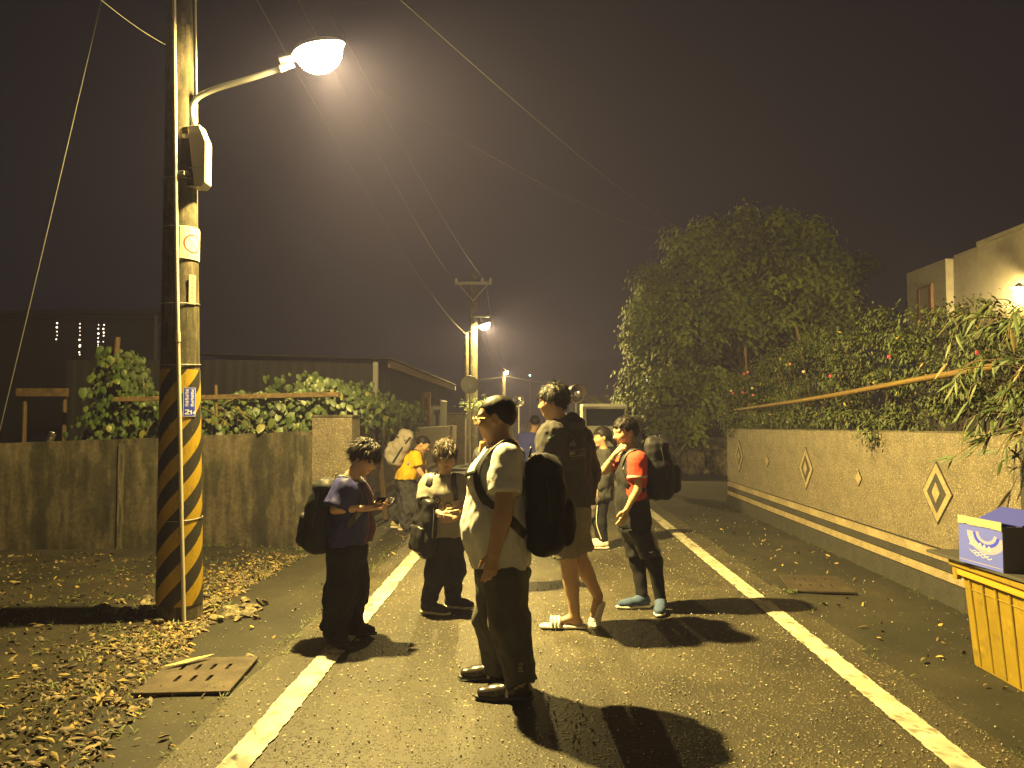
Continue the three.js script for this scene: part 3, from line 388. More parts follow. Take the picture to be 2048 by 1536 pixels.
// ---------- bamboo hanging over the near end of the wall ----------
{ const t = thing('bamboo_plant', 'bamboo with long drooping leaves hanging over the near corner of the garden wall', 'bamboo', [3.5, 0, -5.3]);
  const geos = [leafGeo(0.2, 0.026, 0.15, 0.35), leafGeo(0.16, 0.024, 0.25, 0.5), leafGeo(0.23, 0.03, 0.1, 0.2)], mats = [leafMat(0.055, 0.085, 0.018, 0.6), leafMat(0.035, 0.06, 0.014, 0.6), leafMat(0.075, 0.1, 0.025, 0.6), leafMat(0.2, 0.15, 0.06, 0.6)];
  const branches = [];
  for (let i = 0; i < 21; i++) { const a = [0.05 + 0.2 * gauss(), rr(1.35, 2.2), 0.1 + 0.25 * gauss()], b = [a[0] - rr(0.25, 0.6), a[1] + rr(-0.05, 0.22), a[2] + rr(-0.35, 0.25)], c = [b[0] - rr(0.05, 0.2), b[1] - rr(0.08, 0.35), b[2] + rr(-0.15, 0.15)]; branches.push([a, b, c]); }
  branches.push([[-0.1, 1.5, 0.1], [-0.38, 1.42, 0.05], [-0.52, 1.22, -0.1]], [[-0.1, 1.45, 0.3], [-0.4, 1.35, 0.2], [-0.48, 1.12, 0.2]], [[-0.1, 1.5, 0.2], [-0.42, 1.36, -0.05], [-0.55, 1.2, -0.25]]);
  for (let i = 0; i < 3; i++) part('culm', tube([[0.2 * i, 0, 0.1 * i], [0.15 * i - 0.05, 1.4, 0.1], [0.1 - 0.1 * i, 2.0, 0.15], [0.02 - 0.1 * i, 2.25, 0.2]], 0.014, 24, 8), std({ color: rgb(0.14, 0.18, 0.05), roughness: 0.5 }), t);
  let n = 0; for (const [a, b, c] of branches) { part('twig', tube([a, b, c], 0.003, 12, 4), stick, t); const cv = new THREE.CatmullRomCurve3([a, b, c].map((p) => new THREE.Vector3(...p))); for (let k = 0; k < 8 && n < 300; k++, n++) { const p = cv.getPointAt(rr(0.25, 1)), d = cv.getTangentAt(0.9); const l = part('leaf', geos[n % 3], mats[rnd() < 0.05 ? 3 : Math.floor(rnd() * 3)], t); l.position.copy(p); l.quaternion.copy(aim([-0.5 + 0.7 * gauss(), 0.7 + 0.4 * gauss(), 0.6 + 0.5 * gauss()], [d.x + 0.5 * gauss(), -0.55 + 0.4 * gauss(), d.z + 0.5 * gauss()], 0)); l.scale.setScalar(rr(0.5, 0.95)); } }
}
// ---------- the big round tree beyond the wall ----------
{ const t = thing('round_tree', 'big round leafy tree beyond the garden wall', 'tree', [5.9, 0, -22]);
  part('trunk', tube([[0, -0.1, 0], [0.1, 1, 0], [-0.05, 2.2, 0.1], [0.1, 3.4, 0]], 0.2, 24, 12), bark, t);
  const clumps = [];
  for (let i = 0; i < 270; i++) { // lopsided dome: steep on the left, ragged with bare gaps on the right
    const a = rnd() * 6.283, e = Math.acos(1 - 1.25 * rnd()), sh = 0.72 + 0.28 * rnd() ** 0.5, x = Math.sin(e) * Math.cos(a) * 3.05 * sh, z = Math.sin(e) * Math.sin(a) * 2.6 * sh, y = 3.9 + Math.cos(e) * (3.25 + 0.35 * clamp(x / 3, -1, 1)) * sh + 0.25 * gauss();
    if (x > 1.6 && y > 3 && y < 4.6 && n3(x * 2, y * 2, 3) > -0.02) continue; clumps.push([x + 0.1, y, z]); }
  for (let i = 0; i < 46; i++) clumps.push([-2.9 + 0.35 * gauss() + 0.5 * rnd(), rr(1.1, 4.2), 0.9 * gauss()], [rr(-2.9, 1.5), rr(1, 2.6), 1.5 + 0.4 * gauss()], [-2.4 + 0.6 * gauss(), rr(2.5, 5.6), 0.8 * gauss() + 0.5]);
  clumps.push([3.5, 5.9, 0], [3.3, 5.75, 0.2], [3.2, 4.55, 0.3], [2.9, 4.5, 0.1], [0.2, 7.35, 0], [-1.9, 6.6, 0]);
  clumps.forEach((c, i) => { if (i % 3 === 0) part('limb', tube([[0.05, 2.6 + (i % 5) * 0.2, 0], [c[0] * 0.5, 2.6 + (c[1] - 2.6) * 0.55, c[2] * 0.5], c], 0.028, 10, 5), bark, t); });
  const list = []; for (const c of clumps) { const base = [0.115, 0.148, 0.015].map(((k) => (v) => v * k)(rr(0.55, 1.5))); for (let j = 0; j < 170; j++) { const d = [gauss(), gauss(), gauss()]; list.push([[c[0] + d[0] * 0.42, c[1] + d[1] * 0.3, c[2] + d[2] * 0.42], aim([d[0] - 0.3 + 0.5 * gauss(), 0.7 + 0.6 * gauss(), d[2] + 0.5 + 0.5 * gauss()], [d[0] + gauss(), 0.15 + 0.6 * gauss(), d[2] + gauss()], gauss()), rr(0.6, 1.35), tint(...base, 0.3)]); } }
  mass('crown', leafGeo(0.14, 0.075, 0.12, 0.35), std({ color: rgb(1, 1, 1), roughness: 0.75, side: THREE.DoubleSide }), list, t);
}
// undergrowth below the tree
const bushGeo = leafGeo(0.14, 0.03, 0.12, 0.35);
[[3.1, -21.8, 1.5, 0.7, 'leafy bush right of the parked truck, under the round tree'], [4.4, -21.6, 1.3, 0.9, 'low bush behind the stone heap'], [2.7, -24, 2.2, 0.7, 'tall bush behind the parked truck'], [6.2, -20.5, 1.2, 1, 'dark bush between the stone heap and the garden wall']].forEach(([x, z, h, r, l]) => { const t = thing('leafy_bush', l, 'bush', [x, 0, z], 'undergrowth below the round tree'); for (let i = 0; i < 7; i++) part('stem', tube([[0.1 * gauss(), 0, 0.1 * gauss()], [r * 0.4 * gauss(), h * 0.5, 0.2 * gauss()], [r * 0.6 * gauss(), h * 0.95, 0.3 * gauss()]], 0.01, 10, 5), stick, t); const list = []; for (let i = 0; i < 1500; i++) { const y = h * rnd() ** 0.7, k = Math.sqrt(1 - (y / h) ** 2 * 0.7); list.push([[gauss() * r * 0.75 * k, y, gauss() * r * 0.6 * k], aim([gauss(), 0.6, gauss() + 0.5], [gauss(), 0.2 + gauss(), gauss()], gauss()), rr(0.6, 1.3), tint(0.065, 0.085, 0.022)]); } mass('foliage', bushGeo, W1, list, t); });
{ // broad arching fronds by the truck
  const t = thing('frond_plant', 'pale plant with tall arching fronds behind the parked truck', 'plant', [2.55, 0, -22.6]); const fm = leafMat(0.13, 0.16, 0.05), fg = leafGeo(1.25, 0.12, 0.2, 0.25);
  for (let i = 0; i < 13; i++) { const f = part('frond', fg, fm, t), a = i / 13 * 6.28; f.position.set(0.1 * gauss(), rr(0.8, 1.6), 0.1 * gauss()); f.quaternion.copy(aim([-Math.cos(a) * 0.6, 0.6, 0.9], [Math.cos(a) * 0.9, rr(0.7, 1.4), 0.4 * Math.sin(a)], 0)); f.scale.setScalar(rr(0.7, 1.05)); }
  part('stem', cyl(0.06, 0.09, 1.6, 10, 0, 0.8, 0), bark, t);
  const u = thing('leafy_bush', 'small bright shrub by the far crossarm pole, above the short-haired head', 'bush', [-1.7, 1.55, -24.5], 'undergrowth below the round tree'); const list = []; for (let i = 0; i < 420; i++) list.push([[gauss() * 0.55, 0.35 + gauss() * 0.2 + 0.0, gauss() * 0.3], aim([gauss(), 1, gauss() + 0.5], [gauss(), gauss(), gauss()], gauss()), rr(0.6, 1.1), tint(0.12, 0.17, 0.04)]); mass('foliage', bushGeo, W1, list, u); part('stem', tube([[0, -1.55, 0], [0.05, -0.6, 0], [0, 0.3, 0]], 0.03, 10, 6), bark, u);
}
// ---------- litter, moss, grass and loose stones on the ground ----------
{ const lg = leafGeo(0.045, 0.02, 0.35, 0.8), g2 = leafGeo(0.032, 0.024, 0.3, 0.9), A = [], B = [], cols = [[0.11, 0.08, 0.035], [0.16, 0.12, 0.045], [0.28, 0.2, 0.05], [0.05, 0.035, 0.018], [0.075, 0.055, 0.025], [0.17, 0.13, 0.07]];
  const put = (x, z, y) => { const c = cols[Math.floor(rnd() * 6)], o = [[x, y + rr(0.004, 0.02), z], aim([gauss() * 0.8, 1, gauss() * 0.8], [gauss(), 0.3 * gauss(), gauss()], 0), rr(0.25, 1.5), tint(...c, 0.45)]; (rnd() < 0.6 ? A : B).push(o); };
  for (let i = 0; i < 12000; i++) { const z = rr(-8.4, -2.6), x = litterEdge(z) - 0.02 - Math.abs(gauss()) * (z > -5 ? 0.75 : 0.5) - 0.0; if (rnd() < 0.35 + 0.9 * sstep(-0.1, 0.25, fbm(x * 1.6, 3, z * 1.6, 3))) put(x, z, Math.max(vergeY(x, z), 0)); }
  for (let i = 0; i < 4200; i++) { const z = rr(-8.2, -2.5), x = rr(-7.5, litterEdge(z)); put(x, z, Math.max(vergeY(x, z), 0)); }
  for (let i = 0; i < 260; i++) { const z = rr(-13, -3), r = rnd() < 0.6; put(r ? rr(2.3, 3.25) : rr(-2.1, -1.55), z, 0.008); }
  const o = new THREE.Group(); o.name = 'leaf_litter'; o.userData.kind = 'stuff'; tag(o, 'fallen brown and yellow leaves covering the verge round the poles', 'leaf litter'); scene.add(o); mass('curled_leaves', lg, W1, A, o); mass('flat_leaves', g2, W1, B, o);
  const blade = leafGeo(0.05, 0.007, 0.1, 0.6), G = []; const tuft = (x, z, n, s) => { const y = x < litterEdge(z) ? Math.max(vergeY(x, z), 0) : 0.005; for (let k = 0; k < n; k++) G.push([[x + gauss() * 0.05, y, z + gauss() * 0.05], aim([gauss(), 0.3, gauss()], [gauss() * 0.6, 1, gauss() * 0.6], 0), rr(0.4, 1.2) * s, tint(0.09, 0.12, 0.025)]); };
  for (let i = 0; i < 120; i++) { const z = rr(-9, -3); tuft(leftEdge(z) + 0.05 * gauss(), z, 5, 0.7); } for (let i = 0; i < 160; i++) { const z = rr(-8.5, -3); tuft(litterEdge(z) - 1.6 * rnd() ** 1.5, z, 9, 1); } for (let i = 0; i < 110; i++) tuft(3.29 + 0.03 * gauss(), rr(-13, -5.4), 5, 0.7); for (let i = 0; i < 60; i++) { const z = rr(-10, -3.4); tuft(rightEdge(z) + 0.04 * gauss(), z, 4, 0.6); } for (let i = 0; i < 60; i++) tuft(rr(-7, -2.6), -8.65 + 0.05 * gauss(), 8, 1.2); tuft(2.2, -6.7, 30, 0.9); tuft(-1.75, -4.25, 40, 0.9);
  const gr = mass('grass_tufts', blade, W1, G, scene); tag(gr, 'small grass tufts along the edges of lane and verge', 'grass');
  const grit = [], ig = new THREE.IcosahedronGeometry(0.006, 0); for (let i = 0; i < 4200; i++) { const z = -2.6 - 9 * rnd() ** 1.6, x = rnd() < 0.7 ? rr(-1.6, 2.15) : rr(-2.2, 3.25), k = rr(0.12, 0.5); grit.push([[x, 0.006, z], aim([gauss(), 1, gauss()], [gauss(), 0, gauss()], 0), rr(0.3, 1.1) ** 1.3, rgb(k, k * 0.96, k * 0.85)]); }
  tag(mass('loose_grit', ig, std({ color: rgb(1, 1, 1), roughness: 0.4 }), grit, scene), 'loose pale grit scattered over the asphalt', 'grit');
}
function shardGeo(r, s) { const g = new THREE.IcosahedronGeometry(r, 1), p = g.attributes.position; for (let i = 0; i < p.count; i++) { const x = p.getX(i), y = p.getY(i), z = p.getZ(i), k = 1 + 0.75 * n3(x / r * 1.1 + s, y / r * 1.1, z / r * 1.1 + s); p.setXYZ(i, x * k * 1.25, y * k * 0.5, z * k * 0.85); } g.computeVertexNormals(); return metreUV(g); }
function stoneGeo(r, s, sq = 0.7) { const g = mergeVertices(new THREE.IcosahedronGeometry(r, 2).deleteAttribute('normal').deleteAttribute('uv')), p = g.attributes.position; for (let i = 0; i < p.count; i++) { const x = p.getX(i), y = p.getY(i), z = p.getZ(i), k = 1 + 0.32 * n3(x / r * 0.9 + s, y / r * 0.9, z / r * 0.9) + 0.1 * n3(x / r * 2.6, y / r * 2.6 + s, z / r * 2.6); p.setXYZ(i, x * k, y * k * sq, z * k); } g.computeVertexNormals(); return metreUV(g); }
const stoneMats = [[2.4, 2.2, 1.8], [1.8, 1.7, 1.45], [3, 2.75, 2.1], [1.3, 1.2, 1.0]].map((c) => std({ map: rep(concTex, 1.5), color: rgb(...c), roughness: 0.85, bumpMap: rep(concTex, 3), bumpScale: 0.02 }));
{ const gs = [0, 1, 2, 3, 4].map((k) => shardGeo(0.05, k * 3.7));
  for (let i = 0; i < 48; i++) { const a = rr(-1.6, 3.6), d = rr(0.2, 0.6), x = poleX - 0.05 + Math.cos(a) * d * 1.15, z = poleZ - 0.1 - Math.sin(a) * d * 0.9, s = single('rubble_stone', gs[i % 5], stoneMats[i % 4], 'small broken stone in the rubble round the foot of the striped poles', 'stone', [x, Math.max(vergeY(x, z), 0) + 0.015, z], 'rubble at the foot of the poles'); s.rotation.set(0.4 * gauss(), rnd() * 6, 0.4 * gauss()); s.scale.setScalar(rr(0.45, 1.25)); }
  const w = thing('stone_heap', 'dry stone heap with big boulders at the far end of the garden wall', 'stone wall', [4.2, 0, -20.6]); const hg = [0, 1, 2, 3, 4, 5].map((k) => stoneGeo(0.16, 20 + k * 5.3, 0.75));
  const st = (x, y, z, s, k) => { const m = part('stone', hg[k % 6], stoneMats[k % 4], w); m.position.set(x, y, z); m.rotation.set(rnd(), rnd() * 6, rnd() * 0.5); m.scale.setScalar(s); };
  let k = 0; for (let row = 0; row < 5; row++) for (let i = 0; i < 13; i++) st(-0.95 + i * 0.2 + 0.06 * gauss(), 0.08 + row * 0.15, 0.1 * gauss() - 0.05 * row, rr(0.55, 0.95), k++);
  const bg = [stoneGeo(0.34, 71, 1.15), stoneGeo(0.36, 83, 1.1)]; [[-0.02, 0.32, 0.24, 0], [0.78, 0.3, 0.28, 1], [1.25, 0.3, 0.25, 0]].forEach(([x, y, z, q]) => { const m = part('boulder', bg[q], stoneMats[q ? 0 : 1], w); m.position.set(x, y, z); m.rotation.y = q * 2 + x; });
}
// measured joints of each person, metres, relative to the spot where the person stands
const POSE = {big: {pos: [-0.15,0,-4.25],head: [-0.052,1.497,-0.02],neck: [-0.021,1.34,0],chest: [-0.051,1.17,0],waist: [-0.059,0.911,0],pelvis: [-0.026,0.742,0],armA: [[0.017,1.28,0.16],[-0.006,0.996,0.245],[-0.057,0.802,0.25]],armB: [[-0.022,1.263,-0.16],[-0.084,0.939,-0.21],[-0.132,0.755,-0.2]],legA: [[-0.006,0.711,0.09],[0.026,0.417,0.1],[0.085,0.129,0.1],[-0.102,0.03,0.09]],legB: [[-0.035,0.676,-0.09],[-0.071,0.368,-0.13],[-0.032,0.071,-0.22],[-0.213,0.021,-0.22]],hem: 0.69},man: {pos: [0.25,0,-5.6],head: [-0.102,1.619,0.03],neck: [-0.054,1.438,0],chest: [-0.026,1.247,0],waist: [-0.02,1.013,0],pelvis: [-0.009,0.833,0],armA: [[-0.123,1.369,0.14],[-0.153,1.108,0.22],[-0.09,0.918,0.19]],armB: [[0.083,1.356,-0.13],[0.176,1.089,-0.2],[0.143,0.876,-0.17]],legA: [[-0.031,0.79,0.08],[0.004,0.46,0.07],[0.047,0.111,0.05],[-0.11,0.026,0.05]],legB: [[0.02,0.769,-0.08],[0.091,0.469,-0.08],[0.221,0.202,-0.08],[0.183,0.07,-0.06]],hem: 0.87},red: {pos: [0.87,0,-6.15],head: [-0.136,1.389,0],neck: [-0.085,1.231,0],chest: [-0.09,1.065,0],waist: [-0.088,0.848,0],pelvis: [-0.065,0.683,0],armA: [[-0.056,1.17,0.13],[-0.066,0.942,0.16],[-0.152,0.789,0.17]],armB: [[-0.101,1.156,-0.13],[-0.302,1.072,-0.06],[-0.21,1.223,0.02]],legA: [[-0.051,0.661,0.07],[0.068,0.387,0.09],[0.118,0.09,0.1],[0.086,0.017,0.22]],legB: [[-0.072,0.642,-0.07],[-0.037,0.361,-0.05],[-0.011,0.105,0],[-0.166,0.054,0.02]],hem: 0.63},navy: {pos: [-1.27,0,-5.25],head: [0.118,1.23,0],neck: [0.02,1.08,0],chest: [0.028,0.938,0],waist: [0.033,0.768,0],pelvis: [0.007,0.626,0],armA: [[0.018,1.024,0.13],[-0.032,0.896,0.19],[0.192,0.9,0.14]],armB: [[0.032,0.993,-0.13],[0.059,0.871,-0.17],[0.188,0.904,-0.06]],legA: [[0.004,0.614,0.085],[-0.014,0.328,0.11],[-0.049,0.068,0.12],[0.025,0.03,0.2]],legB: [[0.018,0.585,-0.085],[0.029,0.313,-0.08],[-0.006,0.07,-0.12],[0.099,0.042,-0.1]],hem: 0.65},front: {pos: [-0.7,0,-5.95],head: [0.026,1.2,0.02],neck: [0.013,1.045,0],chest: [0.013,0.922,0],waist: [0.014,0.75,0],pelvis: [0.034,0.597,0],armA: [[-0.091,0.995,0.0],[-0.118,0.82,0.08],[0.02,0.769,0.15]],armB: [[0.119,0.994,-0.02],[0.185,0.823,0.06],[0.108,0.741,0.16]],legA: [[-0.015,0.561,0.01],[-0.043,0.317,0.05],[-0.1,0.077,0.02],[0.009,0.016,0.06]],legB: [[0.075,0.558,-0.01],[0.1,0.323,0],[0.066,0.084,-0.15],[0.226,0.018,-0.12]],hem: 0.6},girl: {pos: [0.79,0,-8.95],head: [0.007,1.275,0],neck: [0.03,1.125,0],chest: [0.023,0.952,0],waist: [0.01,0.757,0],pelvis: [-0.002,0.607,0],armA: [[0.041,1.067,0.12],[0.048,0.848,0.15],[-0.055,0.679,0.16]],armB: [[0.029,1.055,-0.12],[-0.005,0.826,-0.15],[-0.066,0.664,-0.13]],legA: [[-0.002,0.592,0.07],[-0.022,0.303,0.08],[0.011,0.066,0.08],[-0.12,0.014,0.08]],legB: [[-0.002,0.577,-0.07],[-0.031,0.299,-0.08],[-0.005,0.085,-0.12],[-0.122,0.038,-0.12]],hem: 0.55},yellow: {pos: [-1.7,0,-10.3],head: [0.227,1.139,0],neck: [0.14,1.045,0],chest: [0.094,0.918,0],waist: [0.034,0.765,0],pelvis: [-0.005,0.652,0],armA: [[0.153,0.978,0.13],[0.2,0.804,0.17],[0.273,0.712,0.17]],armB: [[0.128,0.965,-0.13],[0.206,0.801,-0.16],[0.28,0.696,-0.12]],legA: [[0.027,0.638,0.075],[0.063,0.329,0.08],[-0.025,0.056,0.06],[0.082,-0.003,0.06]],legB: [[-0.031,0.625,-0.075],[-0.017,0.324,-0.08],[-0.161,0.101,-0.14],[-0.066,0.048,-0.14]],hem: 0.68},blue: {pos: [-0.03,0,-12.8],head: [0.063,1.409,-0.03],neck: [0.029,1.243,0],chest: [0.004,1.078,0],waist: [-0.004,0.912,0],pelvis: [-0.004,0.747,0],armA: [[-0.137,1.177,0],[-0.177,0.98,0.04],[-0.121,0.809,-0.08]],armB: [[0.162,1.177,0],[0.202,0.98,0.04],[0.145,0.809,-0.08]],legA: [[-0.054,0.731,0],[-0.063,0.365,-0.03],[-0.071,0.075,0.03],[-0.081,0.007,-0.14]],legB: [[0.054,0.731,0],[0.061,0.366,-0.03],[0.069,0.076,0.03],[0.078,0.007,-0.14]],hem: 0.78},raised: {pos: [-0.3,0,-6.7],head: [0.004,1.305,0],neck: [0.004,1.196,0],chest: [0.004,1.045,0],waist: [0.005,0.851,0],pelvis: [0.005,0.7,0],armA: [[-0.148,1.153,0],[-0.12,1.29,0.1],[-0.055,1.321,-0.05]],armB: [[0.156,1.162,0],[0.137,1.308,0.1],[0.059,1.321,-0.05]],legA: [[-0.056,0.666,0],[-0.054,0.362,0.03],[-0.06,0.079,0],[-0.065,0.046,0.14]],legB: [[0.065,0.666,0],[0.067,0.362,0.03],[0.07,0.079,0],[0.087,0.047,0.14]],hem: 0.66}};
// ---------- people: signed distance fields meshed with surface nets ----------
const sub = (a, b) => [a[0] - b[0], a[1] - b[1], a[2] - b[2]], add = (a, b, k = 1) => [a[0] + b[0] * k, a[1] + b[1] * k, a[2] + b[2] * k], dot = (a, b) => a[0] * b[0] + a[1] * b[1] + a[2] * b[2], len = (a) => Math.hypot(...a), nrm = (a) => { const l = len(a) || 1; return [a[0] / l, a[1] / l, a[2] / l]; }, crs = (a, b) => [a[1] * b[2] - a[2] * b[1], a[2] * b[0] - a[0] * b[2], a[0] * b[1] - a[1] * b[0]], mix3 = (a, b, t) => [a[0] + (b[0] - a[0]) * t, a[1] + (b[1] - a[1]) * t, a[2] + (b[2] - a[2]) * t];
// tapered capsule from a to b; n, k: stretched k times along the unit vector n
function cap(a, b, ra, rb, n, k = 1) {
  const d = sub(b, a); let [dx, dy, dz] = d; const s = n ? 1 / k - 1 : 0; if (n) { const q = dot(d, n) * s; dx += n[0] * q; dy += n[1] * q; dz += n[2] * q; } const l2 = dx * dx + dy * dy + dz * dz || 1e-9, [ax, ay, az] = a, [nx, ny, nz] = n ?? [0, 0, 0];
  return (x, y, z) => { let px = x - ax, py = y - ay, pz = z - az; if (n) { const q = (px * nx + py * ny + pz * nz) * s; px += nx * q; py += ny * q; pz += nz * q; } let t = (px * dx + py * dy + pz * dz) / l2; t = t < 0 ? 0 : t > 1 ? 1 : t; px -= dx * t; py -= dy * t; pz -= dz * t; return Math.sqrt(px * px + py * py + pz * pz) - (ra + (rb - ra) * t); };
}
function blend(list, k) { return (x, y, z) => { let d = 9; for (let i = 0; i < list.length; i++) { const e = list[i](x, y, z); if (e > d + k) continue; const h = Math.max(k - Math.abs(d - e), 0) / k; d = Math.min(d, e) - h * h * k * 0.25; } return d; }; }
function nets(f, lo, hi, c, colour) {
  const nx = Math.ceil((hi[0] - lo[0]) / c) + 2, ny = Math.ceil((hi[1] - lo[1]) / c) + 2, nz = Math.ceil((hi[2] - lo[2]) / c) + 2, v = new Float32Array(nx * ny * nz), at = (i, j, k) => (k * ny + j) * nx + i, B = 4;
  for (let k0 = 0; k0 < nz; k0 += B) for (let j0 = 0; j0 < ny; j0 += B) for (let i0 = 0; i0 < nx; i0 += B) {
    const m = f(lo[0] + (i0 + B / 2) * c, lo[1] + (j0 + B / 2) * c, lo[2] + (k0 + B / 2) * c), far = Math.abs(m) > c * B * 1.9;
    for (let k = k0; k < Math.min(k0 + B, nz); k++) for (let j = j0; j < Math.min(j0 + B, ny); j++) for (let i = i0; i < Math.min(i0 + B, nx); i++) v[at(i, j, k)] = far ? m : f(lo[0] + i * c, lo[1] + j * c, lo[2] + k * c); }
  const id = new Int32Array(nx * ny * nz).fill(-1), pos = [], idx = [], E = [[0, 1], [0, 2], [0, 4], [1, 3], [1, 5], [2, 3], [2, 6], [3, 7], [4, 5], [4, 6], [5, 7], [6, 7]], q = new Float32Array(8);
  for (let k = 0; k < nz - 1; k++) for (let j = 0; j < ny - 1; j++) for (let i = 0; i < nx - 1; i++) { let m = 0; for (let s = 0; s < 8; s++) { q[s] = v[at(i + (s & 1), j + ((s >> 1) & 1), k + (s >> 2))]; if (q[s] < 0) m |= 1 << s; } if (m === 0 || m === 255) continue;
    let x = 0, y = 0, z = 0, n = 0; for (const [a, b] of E) if ((q[a] < 0) !== (q[b] < 0)) { const t = q[a] / (q[a] - q[b]); x += (a & 1) + ((b & 1) - (a & 1)) * t; y += ((a >> 1) & 1) + (((b >> 1) & 1) - ((a >> 1) & 1)) * t; z += (a >> 2) + ((b >> 2) - (a >> 2)) * t; n++; }
    id[at(i, j, k)] = pos.length / 3; pos.push(lo[0] + (i + x / n) * c, lo[1] + (j + y / n) * c, lo[2] + (k + z / n) * c); }
  const quad = (a, b, cc, d, flip) => { if (a < 0 || b < 0 || cc < 0 || d < 0) return; if (flip) idx.push(a, cc, b, a, d, cc); else idx.push(a, b, cc, a, cc, d); };
  for (let k = 1; k < nz - 1; k++) for (let j = 1; j < ny - 1; j++) for (let i = 1; i < nx - 1; i++) { const o = v[at(i, j, k)] < 0;
    if (o !== v[at(i + 1, j, k)] < 0) quad(id[at(i, j - 1, k - 1)], id[at(i, j, k - 1)], id[at(i, j, k)], id[at(i, j - 1, k)], !o);
    if (o !== v[at(i, j + 1, k)] < 0) quad(id[at(i - 1, j, k - 1)], id[at(i - 1, j, k)], id[at(i, j, k)], id[at(i, j, k - 1)], !o);
    if (o !== v[at(i, j, k + 1)] < 0) quad(id[at(i - 1, j - 1, k)], id[at(i, j - 1, k)], id[at(i, j, k)], id[at(i - 1, j, k)], !o); }
  const g = new THREE.BufferGeometry(); g.setAttribute('position', new THREE.Float32BufferAttribute(pos, 3)); g.setIndex(idx); g.computeVertexNormals();
  if (colour) { const cl = new Float32Array(pos.length); for (let i = 0; i < pos.length; i += 3) cl.set(colour(pos[i], pos[i + 1], pos[i + 2]), i); g.setAttribute('color', new THREE.BufferAttribute(cl, 3)); }
  return g;
}
const bounds = (pts, m) => [[0, 1, 2].map((i) => Math.min(...pts.map((p) => p[i])) - m), [0, 1, 2].map((i) => Math.max(...pts.map((p) => p[i])) + m)];
const grad = (f, p, e = 0.004) => nrm([f(p[0] + e, p[1], p[2]) - f(p[0] - e, p[1], p[2]), f(p[0], p[1] + e, p[2]) - f(p[0], p[1] - e, p[2]), f(p[0], p[1], p[2] + e) - f(p[0], p[1], p[2] - e)]);
const snap = (f, p, off) => { for (let i = 0; i < 5; i++) { const d = f(...p) - off; p = add(p, grad(f, p), -d * 0.9); } return p; };
const ell = (x, y, z, cx, cy, cz, rx, ry, rz) => { x -= cx; y -= cy; z -= cz; const a = x / rx, b = y / ry, c = z / rz, k0 = Math.hypot(a, b, c), k1 = Math.hypot(a / rx, b / ry, c / rz); return k1 > 1e-6 ? k0 * (k0 - 1) / k1 : -Math.min(rx, ry, rz); };
const smin = (a, b, k) => { const h = Math.max(k - Math.abs(a - b), 0) / k; return Math.min(a, b) - h * h * k * 0.25; }, smax = (a, b, k) => -smin(-a, -b, k);
// head, in units of head height: x to the person's left, y up, z forward
function headField(x, y, z) {
  const ax = Math.abs(x); let d = ell(x, y, z, 0, 0.12, -0.05, 0.335, 0.375, 0.425); d = smin(d, ell(x, y, z, 0, -0.16, 0.1, 0.262, 0.31, 0.3), 0.16); d = smin(d, ell(x, y, z, 0, -0.395, 0.235, 0.115, 0.09, 0.1), 0.12); d = smin(d, ell(ax, y, z, 0.165, -0.12, 0.24, 0.12, 0.12, 0.12), 0.12); d = smin(d, ell(ax, y, z, 0.1, 0.085, 0.315, 0.15, 0.05, 0.07), 0.08);
  d = smax(d, -ell(ax, y, z, 0.148, 0.005, 0.435, 0.075, 0.042, 0.055), 0.06);
  d = smin(d, ell(ax, y, z, 0.145, 0.005, 0.325, 0.07, 0.036, 0.05), 0.03);
  let n = cap([0, 0.06, 0.35], [0, -0.125, 0.445], 0.028, 0.05)(x, y, z); n = smin(n, ell(ax, y, z, 0.05, -0.14, 0.395, 0.04, 0.034, 0.045), 0.03); d = smin(d, n, 0.045);
  d = smin(d, ell(x, y, z, 0, -0.232, 0.37, 0.1, 0.026, 0.045), 0.03); d = smin(d, ell(x, y, z, 0, -0.288, 0.355, 0.085, 0.03, 0.045), 0.03); d = smax(d, -ell(x, y, z, 0, -0.259, 0.42, 0.1, 0.008, 0.035), 0.012);
  let e = ell(ax, y, z, 0.34, -0.03, -0.04, 0.035, 0.13, 0.085); e = smax(e, -ell(ax, y, z, 0.385, -0.02, -0.03, 0.03, 0.085, 0.05), 0.02); return smin(d, e, 0.03);
}
const headFrame = (c, F, U, H) => { F = nrm(F); const L = nrm(crs(U, F)); U = crs(F, L); return { c, F, L, U, H, to: (x, y, z) => { const p = [x - c[0], y - c[1], z - c[2]]; return [dot(p, L) / H, dot(p, U) / H, dot(p, F) / H]; }, from: (l) => add(add(add(c, L, l[0] * H), U, l[1] * H), F, l[2] * H) }; };
